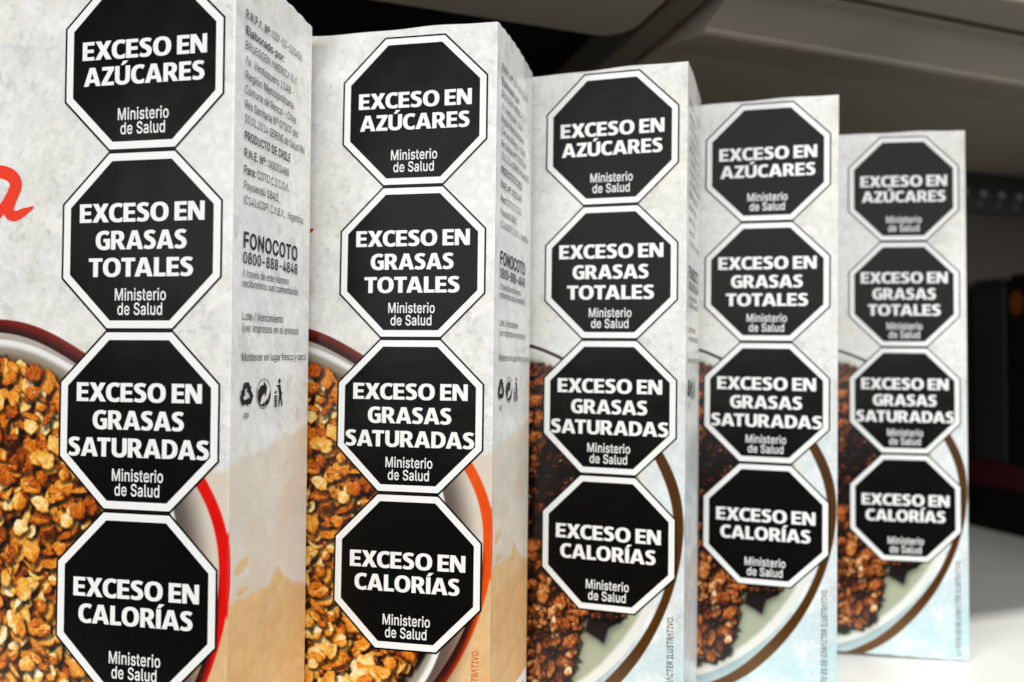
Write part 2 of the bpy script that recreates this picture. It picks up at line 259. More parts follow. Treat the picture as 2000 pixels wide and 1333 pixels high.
 'ó': (415, "207,-8 174,-5 144,3 117,16 93,35 72,58 56,85 44,116 37,150 34,187 37,225 44,260 56,291 72,318 93,341 117,360 144,374 174,382 207,384 241,382 271,374 299,360 323,341 343,318 359,291 371,260 379,225 381,187 379,150 371,116 359,85 343,58 323,35 299,16 271,3 241,-5|207,46 231,49 252,55 270,66 285,80 298,97 307,117 314,139 318,163 319,187 318,212 314,236 307,258 298,278 285,296 270,310 252,321 231,328 207,330 184,328 163,321 145,310 130,296 118,278 108,258 102,236 98,212 96,187 98,163 102,139 108,117 118,97 130,80 145,66 163,55 184,49|181,429 228,529 297,529 231,429"),
 'ú': (410, "182,-5 158,-3 135,2 115,11 97,23 82,39 69,59 60,82 54,109 53,139 53,379 114,379 114,144 116,117 124,94 137,75 154,61 175,53 200,50 226,53 249,62 268,77 283,97 293,122 296,153 296,379 357,379 357,0 298,0 298,92 307,92 294,60 277,35 257,17 234,5 209,-3|178,429 226,529 294,529 228,429"),
}
def arc(cx, cy, rx, ry, a0, a1, n=14, p=2.35):
    out = []
    for i in range(n + 1):
        a = math.radians(a0 + (a1 - a0) * i / n)
        c, s = math.cos(a), math.sin(a)
        out.append((cx + rx * math.copysign(abs(c) ** (2 / p), c), cy + ry * math.copysign(abs(s) ** (2 / p), s)))
    return out


def brush(pts, widths, n=10):
    """Outline of a stroke of varying width along a smooth centre line."""
    P = np.array(pts, float)
    Wd = np.array(widths, float)
    ext = np.vstack([2 * P[0] - P[1], P, 2 * P[-1] - P[-2]])
    cl, ww = [], []
    for i in range(len(P) - 1):
        p0, p1, p2, p3 = ext[i:i + 4]
        for k in range(n):
            t = k / n
            cl.append(0.5 * (2 * p1 + (p2 - p0) * t + (2 * p0 - 5 * p1 + 4 * p2 - p3) * t * t + (3 * p1 - p0 - 3 * p2 + p3) * t ** 3))
            ww.append(Wd[i] + (Wd[i + 1] - Wd[i]) * t)
    cl.append(P[-1])
    ww.append(Wd[-1])
    cl, ww = np.array(cl), np.array(ww)
    d = np.gradient(cl, axis=0)
    d /= np.linalg.norm(d, axis=1)[:, None] + 1e-9
    nn = np.stack([-d[:, 1], d[:, 0]], 1)
    a = cl + nn * ww[:, None] / 2
    b = cl - nn * ww[:, None] / 2
    return [tuple(v) for v in a] + [tuple(v) for v in b[::-1]]


# heavy humanist capitals of the warning labels, cap height 1: (advance width, contours)
HEAVY = {
    'E': (.59, [[(0, 0), (.585, 0), (.585, .172), (.222, .172), (.222, .418), (.55, .418), (.55, .585), (.222, .585), (.222, .828), (.58, .828), (.58, 1), (0, 1)]]),
    'X': (.80, [[(0, 0), (.25, 0), (.398, .31), (.55, 0), (.81, 0), (.54, .51), (.79, 1), (.54, 1), (.408, .71), (.275, 1), (.015, 1), (.265, .515)]]),
    'N': (.78, [[(0, 0), (.203, 0), (.203, .61), (.525, 0), (.78, 0), (.78, 1), (.577, 1), (.577, .40), (.258, 1), (0, 1)]]),
    'A': (.86, [[(0, 0), (.235, 0), (.288, .195), (.578, .195), (.632, 0), (.872, 0), (.575, 1), (.292, 1)], [(.335, .36), (.532, .36), (.433, .76)]]),
    'T': (.67, [[(.222, 0), (.448, 0), (.448, .825), (.67, .825), (.67, 1), (0, 1), (0, .825), (.222, .825)]]),
    'L': (.55, [[(0, 0), (.55, 0), (.55, .176), (.224, .176), (.224, 1), (0, 1)]]),
    'I': (.226, [[(0, 0), (.226, 0), (.226, 1), (0, 1)]]),
    'Z': (.64, [[(0, 0), (.64, 0), (.64, .176), (.275, .176), (.63, .86), (.63, 1), (.02, 1), (.02, .824), (.362, .824), (0, .14)]]),
    'O': (.87, [arc(.435, .5, .435, .515, 0, 352, 40), arc(.435, .5, .2, .343, 0, 352, 34)]),
    'D': (.77, [[(0, 0), (.28, 0)] + arc(.28, .5, .49, .5, -85, 85, 20) + [(.28, 1), (0, 1)],
                [(.222, .17), (.27, .17)] + arc(.27, .5, .262, .33, -85, 85, 16) + [(.27, .83), (.222, .83)]]),
    'U': (.77, [[(0, 1), (0, .40)] + arc(.385, .37, .385, .385, 180, 360, 24) + [(.77, .40), (.77, 1), (.548, 1), (.548, .40)] + arc(.385, .37, .163, .205, 360, 180, 18) + [(.222, .40), (.222, 1)]]),
    'C': (.66, [[(.60, .775)] + [(.675, .925)] + arc(.44, .5, .44, .515, 62, 298, 34) + [(.66, .05), (.66, .235)] + arc(.44, .5, .212, .338, 305, 52, 26)]),
    'G': (.75, [[(.63, .785), (.705, .935)] + arc(.45, .5, .45, .515, 62, 288, 34) + [(.745, .06), (.745, .575), (.41, .575), (.41, .412), (.53, .412), (.53, .18)] + arc(.45, .5, .222, .338, 285, 56, 26)]),
    'R': (.74, [[(0, 0), (.222, 0), (.222, .365), (.298, .365), (.49, 0), (.75, 0), (.515, .425)] + arc(.335, .695, .335, .305, -52, 86, 16) + [(.33, 1), (0, 1)],
                [(.222, .53), (.29, .53)] + arc(.29, .683, .143, .152, -86, 86, 12) + [(.29, .835), (.222, .835)]]),
    'S': (.62, [brush([(.552, .868), (.45, .915), (.31, .922), (.165, .868), (.125, .74), (.20, .615), (.32, .535), (.445, .45), (.495, .30), (.44, .135), (.295, .078), (.15, .088), (.035, .14)],
                      [.172, .172, .176, .205, .228, .232, .235, .235, .23, .205, .176, .172, .178], 4)]),
}
HEAVY['Ú'] = (.77, HEAVY['U'][1] + [[(.31, 1.065), (.455, 1.065), (.66, 1.27), (.42, 1.27)]])
HEAVY['Í'] = (.226, HEAVY['I'][1] + [[(.03, 1.065), (.175, 1.065), (.385, 1.27), (.145, 1.27)]])
KERN = {'AT': -.07, 'TA': -.07, 'XC': -.03, 'EX': -.01, 'AS': -.01, 'SA': -.015, 'RA': -.01, 'TO': -.02, 'OT': -.02, 'CA': -.0,
        'AZ': .01, 'LO': -.02, 'AL': .02, 'TU': .02, 'ÍA': -.0, 'AD': .02, 'DA': -.03, 'OR': .02, 'AR': .02, 'ÚC': .01}


def heavy_line(text, width, cap, cx, base):
    """Contours (mm) of one bold line centred on cx."""
    x, out, prev = 0.0, [], ''
    for ch in text:
        if ch == ' ':
            x += .24
            prev = ''
            continue
        x += KERN.get(prev + ch, 0.0)
        adv, cs = HEAVY[ch]
        out += [[(px + x, py) for px, py in c] for c in cs]
        x += adv + .062
        prev = ch
    x -= .062
    k = width / x
    sgn = lambda c: 1 if area(c) > 0 else -1
    # counters run the same way as outlines here: thin them, fatten the rest
    res = []
    for c in out:
        P = np.array(c)
        inside = any(o is not c and P[:, 0].min() > min(p[0] for p in o) and P[:, 0].max() < max(p[0] for p in o) and P[:, 1].min() > min(p[1] for p in o) and P[:, 1].max() < max(p[1] for p in o) for o in out)
        res.append(fatten(c, (-.006 if inside else .008) * sgn(c)))
    return [[(cx - width / 2 + px * k, base + py * cap) for px, py in c] for c in res]


def parse_glyph(ch):
    adv, data = GLYPHS[ch]
    return adv, [[tuple(map(int, p.split(','))) for p in c.split()] for c in data.split('|')] if data else []


def fatten(c, d):
    P = np.array(c, float)
    a = P - np.roll(P, 1, 0)
    b = np.roll(P, -1, 0) - P
    na = np.stack([a[:, 1], -a[:, 0]], 1) / (np.linalg.norm(a, axis=1)[:, None] + 1e-9)
    nb = np.stack([b[:, 1], -b[:, 0]], 1) / (np.linalg.norm(b, axis=1)[:, None] + 1e-9)
    m = na + nb
    m = m / np.maximum((m * m).sum(1)[:, None], .5) * 2
    return [tuple(v) for v in P + m * d]


def area(c):
    P = np.array(c)
    Q = np.roll(P, -1, 0)
    return (P[:, 0] * Q[:, 1] - Q[:, 0] * P[:, 1]).sum() / 2


def thin_line(runs, x0, x1, base, cap):
    """runs: list of (text, extra weight); laid out from x0 to x1 (mm), cap height in mm."""
    x, out = 0.0, []
    for text, wt in runs:
        for ch in text:
            adv, cs = parse_glyph(ch)
            if cs:
                sgn = 1 if area(max(cs, key=lambda c: abs(area(c)))) > 0 else -1
                for c in cs:
                    c2 = fatten(c, wt * sgn) if wt else c
                    out.append([(px + x + wt, py) for px, py in c2])
            x += adv + 2 * wt
    k, v = (x1 - x0) / x, cap / 509.0
    return [[(x0 + px * k, base + py * v) for px, py in c] for c in out]


def flat_mesh(name, contours):
    """Filled flat mesh of closed contours (x, z plane facing -y); each glyph is triangulated by itself."""
    from mathutils.geometry import delaunay_2d_cdt
    clean = []
    for c in contours:
        q = [c[0]]
        for p in c[1:]:
            if math.hypot(p[0] - q[-1][0], p[1] - q[-1][1]) > 1e-4:
                q.append(p)
        if math.hypot(q[0][0] - q[-1][0], q[0][1] - q[-1][1]) < 1e-4:
            q.pop()
        clean.append(q)
    box = [(min(p[0] for p in c), max(p[0] for p in c), min(p[1] for p in c), max(p[1] for p in c)) for c in clean]

    def inside(a, b):
        return b[0] < a[0] and a[1] < b[1] and b[2] < a[2] and a[3] < b[3]
    depth = [[j for j in range(len(clean)) if j != i and inside(box[i], box[j]) and in_contour(clean[i][0], clean[j])] for i in range(len(clean))]
    vs, fs = [], []
    for i, c in enumerate(clean):
        if len(depth[i]) % 2:
            continue
        holes = [clean[j] for j in range(len(clean)) if len(depth[j]) == len(depth[i]) + 1 and i in depth[j]]
        pts, edges = [], []
        for lp in [c] + holes:
            n0 = len(pts)
            pts += [Vector(p) for p in lp]
            edges += [(n0 + k, n0 + (k + 1) % len(lp)) for k in range(len(lp))]
        out = delaunay_2d_cdt(pts, edges, [], 0, 1e-6)
        base = len(vs)
        vs += [(v.x, 0.0, v.y) for v in out[0]]
        for f in out[2]:
            P = [out[0][k] for k in f]
            m = ((P[0].x + P[1].x + P[2].x) / 3, (P[0].y + P[1].y + P[2].y) / 3)
            if not in_contour(m, c) or any(in_contour(m, h) for h in holes):
                continue
            ccw = (P[1].x - P[0].x) * (P[2].y - P[0].y) - (P[1].y - P[0].y) * (P[2].x - P[0].x) > 0
            f = tuple(base + k for k in f)
            fs.append(f if ccw else tuple(reversed(f)))
    nm = bpy.data.meshes.new(name)
    nm.from_pydata([tuple(x * S for x in v) for v in vs], [], fs)
    nm.update()
    return nm


def in_contour(p, c):
    r = False
    n = len(c)
    for i in range(n):
        (x1, y1), (x2, y2) = c[i], c[(i + 1) % n]
        if (p[1] < y1) != (p[1] < y2) and p[0] < (x2 - x1) * (p[1] - y1) / (y2 - y1) + x1:
            r = not r
    return r


def link_mesh(name, me, parent, loc=(0, 0, 0)):
    o = bpy.data.objects.new(name, me)
    COL.objects.link(o)
    o.parent = parent
    o.location = loc
    return o


# ------------------------------------------------------------------ printed artwork (colours of the ink, row 0 = lowest z)
U0, U1, Z0, Z1, STEP = -156.6, 33.0, -266.0, 32.0, 0.3
NU, NZ = int(round((U1 - U0) / STEP)) + 1, int(round((Z1 - Z0) / STEP)) + 1


def vnoise(shape, cell, rng, stretch=(1, 1)):
    ny, nx = shape
    cy, cx = cell * stretch[0], cell * stretch[1]
    gy, gx = int(ny / cy) + 3, int(nx / cx) + 3
    g = rng.random((gy, gx))
    y, x = np.arange(ny) / cy, np.arange(nx) / cx
    iy, ix = y.astype(int), x.astype(int)
    fy, fx = y - iy, x - ix
    fy, fx = fy * fy * (3 - 2 * fy), fx * fx * (3 - 2 * fx)
    a = g[iy][:, ix] * (1 - fx) + g[iy][:, ix + 1] * fx
    b = g[iy + 1][:, ix] * (1 - fx) + g[iy + 1][:, ix + 1] * fx
    return a * (1 - fy)[:, None] + b * fy[:, None]


def fbm(shape, cell, rng, octaves=4, stretch=(1, 1)):
    out, amp, tot = 0, 1.0, 0
    for _ in range(octaves):
        out = out + amp * vnoise(shape, max(cell, 1.01), rng, stretch)
        tot += amp
        amp *= .55
        cell /= 2
    return out / tot


def vnoise_at(Y, X, cell, rng):
    g = rng.random((64, 64))
    y, x = Y / cell + 31.7, X / cell + 17.3
    iy, ix = np.floor(y).astype(int), np.floor(x).astype(int)
    fy, fx = y - iy, x - ix
    fy, fx = fy * fy * (3 - 2 * fy), fx * fx * (3 - 2 * fx)
    y0, y1, x0, x1 = iy % 64, (iy + 1) % 64, ix % 64, (ix + 1) % 64
    return (g[y0, x0] * (1 - fx) + g[y0, x1] * fx) * (1 - fy) + (g[y1, x0] * (1 - fx) + g[y1, x1] * fx) * fy


def warped(shape, cell, rng, octaves=4):
    """Noise in rotated, bent coordinates: no trace of the lattice is left in masks cut from it."""
    Y, X = np.meshgrid(np.arange(shape[0], dtype=float), np.arange(shape[1], dtype=float), indexing='ij')
    wy, wx = fbm(shape, cell * .9, rng, 3) - .5, fbm(shape, cell * .9, rng, 3) - .5
    Y, X = Y + wy * cell * 1.5, X + wx * cell * 1.5
    out, amp, tot, ang = 0, 1.0, 0, .5
    for _ in range(octaves):
        c, q = math.cos(ang), math.sin(ang)
        out = out + amp * vnoise_at(c * Y - q * X, q * Y + c * X, cell, rng)
        tot += amp
        amp *= .55
        cell /= 2.03
        ang += 1.1
    return out / tot


def sstep(a, b, x):
    t = np.clip((x - a) / (b - a), 0, 1)
    return t * t * (3 - 2 * t)


def mix(img, col, m):
    img += (np.asarray(col, float) - img) * m[..., None]


def paper(shape, rng, base):
    """Mottled grey-white paper with faint scuffs."""
    img = np.ones(shape + (3,)) * base
    a = warped(shape, 60, rng, 5) - .5
    b = warped(shape, 14, rng, 3) - .5
    g = vnoise(shape, 2.6, rng) + vnoise(shape, 4.3, rng, (1, 1.5)) - 1
    img += (a * 18 + b * 16 + g * 9)[..., None] * np.array([1, 1, .98])
    s = warped(shape, 13, rng, 3)
    s2 = warped(shape, 70, rng, 3)
    mix(img, (188, 190, 189), sstep(.60, .72, s) * sstep(.38, .60, s2) * .42)
    mix(img, (245, 245, 242), sstep(.58, .72, warped(shape, 12, rng, 3)) * .45)
    d = warped(shape, 6, rng, 2)
    mix(img, (178, 180, 180), sstep(.80, .88, d) * .4)
    w = sstep(.45, .75, warped(shape, 150, rng, 3))
    img += w[..., None] * np.array([0, -2, -8])
    return img


def flake(img, cx, cy, a, b, ang, col, rng, depth=1.0, groove=True, gloss=.25, shadow=.5, hot=(255, 246, 208), ramp=None):
    """One printed cereal flake with its own photographed shading (canvas pixels)."""
    ny, nx, _ = img.shape
    R = int(max(a, b) * 1.5) + 4
    x0, x1, y0, y1 = max(0, int(cx) - R), min(nx, int(cx) + R), max(0, int(cy) - R), min(ny, int(cy) + R)
    if x1 - x0 < 2 or y1 - y0 < 2:
        return
    X, Y = np.meshgrid(np.arange(x0, x1) - cx, np.arange(y0, y1) - cy)
    ca, sa = math.cos(ang), math.sin(ang)
    ph = rng.random(4) * 6.28

    def rho(X, Y, grow=0.0):
        u, v = (X * ca + Y * sa) / (a + grow), (-X * sa + Y * ca) / (b + grow)
        t = np.arctan2(v, u)
        return np.hypot(u, v) / (1 + .07 * np.cos(2 * t + ph[0]) + .07 * np.cos(3 * t + ph[1]) + .045 * np.cos(5 * t + ph[2]) + .03 * np.cos(9 * t + ph[3])), u, v
    sub = img[y0:y1, x0:x1]
    rs, _, _ = rho(X - .16 * a - 1, Y + .2 * a + 1.2, 1.5)
    sub *= (1 - shadow * (1 - sstep(.72, 1.22, rs)))[..., None]
    r, u, v = rho(X, Y)
    aa = 1.1 / max(min(a, b), 1)
    m = 1 - sstep(1 - aa, 1 + aa, r)
    tilt = rng.normal(0, .45, 2)
    dome = rng.choice([-.35, .3, .45, .15]) * (1.0 if depth < 1.3 else 1.6)
    nx_, ny_ = tilt[0] + dome * (u * ca - v * sa), tilt[1] + dome * (u * sa + v * ca)
    cell = max(2.0, min(a, b) * .55)
    fine = .9 if depth > 1.3 else .55
    wob = vnoise(X.shape, cell, rng) * fine + vnoise(X.shape, max(1.5, cell * .4), rng) * .55 + (.55 - fine) * .5 - .05
    sh = .86 + depth * (.34 * (-.45 * nx_ + .75 * ny_)) + .62 * (wob - .5)
    # thickness: lit upper left rim, dark lower right rim
    side = (-.5 * (u * ca - v * sa) + .8 * (u * sa + v * ca))
    rim = sstep(.66, .95, r)
    sh = sh + rim * (.16 * side - .16)
    if groove:
        bend = v - .18 * np.sin(u * 2.2 + ph[3])
        sh = sh - .30 * np.exp(-(bend / .10) ** 2) * (np.abs(u) < .8) + .17 * rng.choice([-1, 1]) * np.tanh(bend * 7)
    # photographic tone ramp from the gaps to the highlights; col is the tone the flake sits at
    tone = np.clip(col + (sh - .86) * .62, 0, 1)
    px = np.stack([np.interp(tone, ramp[0], [q[k] for q in ramp[1]]) for k in range(3)], -1)
    g = rng.random()
    if g < gloss:
        gx, gy = rng.normal(0, .3, 2)
        spot = np.exp(-(((u - gx) / .2) ** 2 + ((v - gy) / .12) ** 2))
        px = px + (np.array(hot) * .5 + np.array([127, 124, 118]) - px) * (spot * .8)[..., None]
    sub += (px - sub) * m[..., None]


def polar(cx, cz, pts):
    P = np.array(pts, float)
    t = np.degrees(np.arctan2(P[:, 1] - cz, P[:, 0] - cx))
    r = np.hypot(P[:, 0] - cx, P[:, 1] - cz)
    o = np.argsort(t)
    t, r = t[o], r[o]
    # a few smoothing passes on a dense table
    tt = np.arange(-180, 181, 1.0)
    rr = np.interp(tt, t, r)
    for _ in range(12):
        rr = np.convolve(np.pad(rr, 3, mode='edge'), np.ones(7) / 7, 'valid')
    return tt, rr


def rings(UU, ZZ, cx, cz, table):
    return np.interp(np.degrees(np.arctan2(ZZ - cz, UU - cx)), *table)


def in_poly(UU, ZZ, poly):
    c = np.zeros(UU.shape, bool)
    n = len(poly)
    for i in range(n):
        (x1, y1), (x2, y2) = poly[i], poly[(i + 1) % n]
        if y1 == y2:
            continue
        c ^= ((ZZ < y1) != (ZZ < y2)) & (UU < (x2 - x1) * (ZZ - y1) / (y2 - y1) + x1)
    return c


def blur(m, k):
    ker = np.ones(2 * k + 1) / (2 * k + 1)
    for _ in range(2):
        m = np.apply_along_axis(lambda r: np.convolve(np.pad(r, k, mode='edge'), ker, 'valid'), 0, m)
        m = np.apply_along_axis(lambda r: np.convolve(np.pad(r, k, mode='edge'), ker, 'valid'), 1, m)
    return m


RING_A_OUT = polar(-52, -172, [(-54.2, -86.7), (-37.8, -89.6), (-23.6, -97.9), (-5, -109), (12, -124), (25.0, -140), (32.5, -152), (34.6, -163.7), (34.3, -175), (30.8, -192), (26.0, -206), (17.3, -222), (0, -243), (-40, -262), (-138, -172)])
RING_A_IN = polar(-52, -172, [(-54.1, -91.0), (-37.7, -95.0), (-25.6, -102.0), (-8, -113), (8, -127), (22.2, -142), (28.8, -154), (30.8, -167), (30.0, -176), (22.0, -206), (12.2, -222.6), (-2, -239), (-40, -257), (-133, -172)])
BOWL_A = polar(-52, -172, [(-54.1, -93.3), (-37.7, -97.2), (-25.5, -103.2), (13.6, -151), (16.5, -180), (14.5, -210), (9.8, -223), (-10, -243), (-40, -252), (-128, -172)])
RING_B_OUT = polar(-52, -178, [(-37, -92.4), (-21.6, -99.2), (8, -121), (22, -137.5), (31.2, -154.3), (33.0, -171), (30.6, -191), (22.5, -215), (5.8, -242), (-18.8, -263.9), (-45, -275), (-138, -178)])
RING_B_IN = polar(-52, -178, [(-37, -93.9), (-22.3, -100.2), (7, -122.6), (19.4, -142), (28, -160), (29.2, -171), (27.6, -188), (19.8, -213), (3.2, -237), (-22.4, -260.6), (-45, -271), (-136, -178)])
PLATE_B = polar(-52, -178, [(-37.0, -95.0), (-23.2, -101.0), (6, -124), (16.5, -150), (22.5, -175), (22.0, -203), (4.5, -233), (-14.9, -250.3), (-36.5, -261.5), (-60, -266), (-134, -178)])


def grid_uz():
    return np.meshgrid(U0 + np.arange(NU) * STEP, Z0 + np.arange(NZ) * STEP)


TORN = [(-60, -196), (-20, -188), (0, -180.5), (8, -181.5), (18, -182), (25, -183), (28, -177.5), (31, -176), (33.5, -180.5), (36, -182), (44, -188), (60, -191)]


def oat_background(img, UU, ZZ, rng, d0):
    """Cream and tan washes under the oat bowl; d0 shifts u so that the fold is 0."""
    D = UU - d0
    shape = UU.shape
    wob = (warped(shape, 24, rng, 5) - .5) * 1.2
    f = warped(shape, 40, rng, 4)
    edge = -135.5 + .17 * D + wob * 4
    m = sstep(1.5, -1.5, ZZ - edge)
    mix(img, (219, 205, 186), m * (.55 + .5 * sstep(.3, .7, f)))
    tb = np.interp(D, [p[0] for p in TORN], [p[1] for p in TORN]) + wob * 7
    isl = np.maximum(1 - np.hypot((D - 7.5) / 4.2, (ZZ + 169.5 - .35 * (D - 7)) / 2.3) + wob * .8, 1 - np.hypot((D - 8) / 4, (ZZ + 178) / 1.3) + wob * .8)
    tm = np.maximum(sstep(1.6, -1.0, ZZ - tb), sstep(0, .25, isl) * .85) * (.86 + .14 * sstep(.3, .7, f))
    soft = sstep(0, -16, D)
    grad = sstep(-160, -192, ZZ) * .75
    tm = tm * (1 - soft) + grad * soft
    tan = np.array([223, 179, 122]) + (f - .5)[..., None] * np.array([26, 34, 44]) + (fbm(shape, 8, rng, 3) - .5)[..., None] * 22
    img += (tan - img) * (tm * .97)[..., None]
    mix(img, (233, 166, 92), tm * sstep(.5, .72, warped(shape, 60, rng, 3)) * sstep(-185, -225, ZZ) * .55)


def ring_print(img, UU, ZZ, cx, cz, tout, tin, col_fn):
    r = np.hypot(UU - cx, ZZ - cz)
    ang = np.degrees(np.arctan2(ZZ - cz, UU - cx))
    m = sstep(.35, -.25, r - rings(UU, ZZ, cx, cz, tout)) * sstep(-.35, .25, r - rings(UU, ZZ, cx, cz, tin))
    col = col_fn(ang, r)
    img += (col - img) * m[..., None]


OAT_RAMP = ([0, .14, .32, .50, .68, .84, 1.0], [(48, 17, 5), (112, 44, 8), (186, 84, 12), (224, 130, 28), (242, 174, 68), (250, 216, 140), (253, 242, 210)])
CHOC_RAMP = ([0, .15, .32, .50, .68, .85, 1.0], [(12, 5, 4), (40, 14, 7), (88, 34, 11), (146, 70, 24), (198, 112, 48), (230, 166, 100), (250, 224, 190)])
TONES = [.34, .42, .48, .54, .58, .62, .66, .70, .76, .50, .60]


def oat_front(ring_rgb, seed):
    rng = np.random.default_rng(seed)
    UU, ZZ = grid_uz()
    img = paper(UU.shape, rng, np.array([227., 227., 223.]))
    oat_background(img, UU, ZZ, rng, U1)
    cx, cz = -52, -172
    r = np.hypot(UU - cx, ZZ - cz)
    ang = np.degrees(np.arctan2(ZZ - cz, UU - cx))
    rb = rings(UU, ZZ, cx, cz, BOWL_A)
    # the photographed bowl: its cast shade on the table, white rim, grey inside
    mix(img, (74, 62, 58), sstep(13, 1.0, r - rb) * .85 * sstep(75, 20, ang))
    mix(img, (120, 100, 88), sstep(7, 0, r - rb) * .5 * sstep(20, 75, ang))
    lo, hi = np.array(ring_rgb[0], float), np.array(ring_rgb[1], float)
    rin, rout = rings(UU, ZZ, cx, cz, RING_A_IN), rings(UU, ZZ, cx, cz, RING_A_OUT)
    across = np.clip((r - rin) / (rout - rin), 0, 1)

    def ring_col(a, rr):
        k = sstep(62, 28, a) * sstep(-60, -30, a + (rr - 86.8) * 9)
        base = lo * (.42 + .62 * sstep(.1, .85, across))[..., None]
        return base + (hi - base) * k[..., None] + (fbm(a.shape, 10, rng, 2) - .5)[..., None] * 10
    ring_print(img, UU, ZZ, cx, cz, RING_A_OUT, RING_A_IN, ring_col)
    mb = sstep(.4, -.4, r - rb)
    inner = np.array([236, 233, 228]) * np.ones(img.shape)
    mix(inner, (150, 142, 126), sstep(-1.3, -3.6, r - rb))
    mix(inner, (96, 72, 46), sstep(-3.6, -7.5, r - rb))
    img += (inner - img) * mb[..., None]
    deep = sstep(-6.5, -8.5, r - rb + (fbm(UU.shape, 16, rng, 2) - .5) * 6)
    mix(img, (62, 26, 6), deep)
    amber = warped(UU.shape, 42, rng, 3)
    for layer, (count, amin, amax, shade) in enumerate([(2400, 6, 11, .45), (1900, 7, 13, .82), (1300, 6.5, 14.5, .98), (130, 8, 12, 1.08)]):
        for _ in range(count):
            a_ = rng.uniform(-math.pi, math.pi)
            q = 84 * math.sqrt(rng.random())
            u, z = cx + q * math.cos(a_), cz + q * math.sin(a_)
            if q > np.interp(math.degrees(a_), *BOWL_A) - 8 - 1.5 * rng.random():
                continue
            if u < -112 or u > 20:
                continue
            a = rng.uniform(amin, amax)
            kind = rng.random() if layer < 3 else .4
            b = a * (rng.uniform(.22, .42) if kind < .32 else rng.uniform(.62, 1.0))
            c = rng.choice(TONES) * shade * (.80 + .46 * amber[int((z - Z0) / STEP), int((u - U0) / STEP)]) + rng.normal(0, .05)
            flake(img, (u - U0) / STEP, (z - Z0) / STEP, a, b, rng.uniform(0, 6.3), c, rng, depth=1.1 if layer < 3 else .7, groove=kind > .5, gloss=.22, shadow=.6, ramp=OAT_RAMP)
    return img


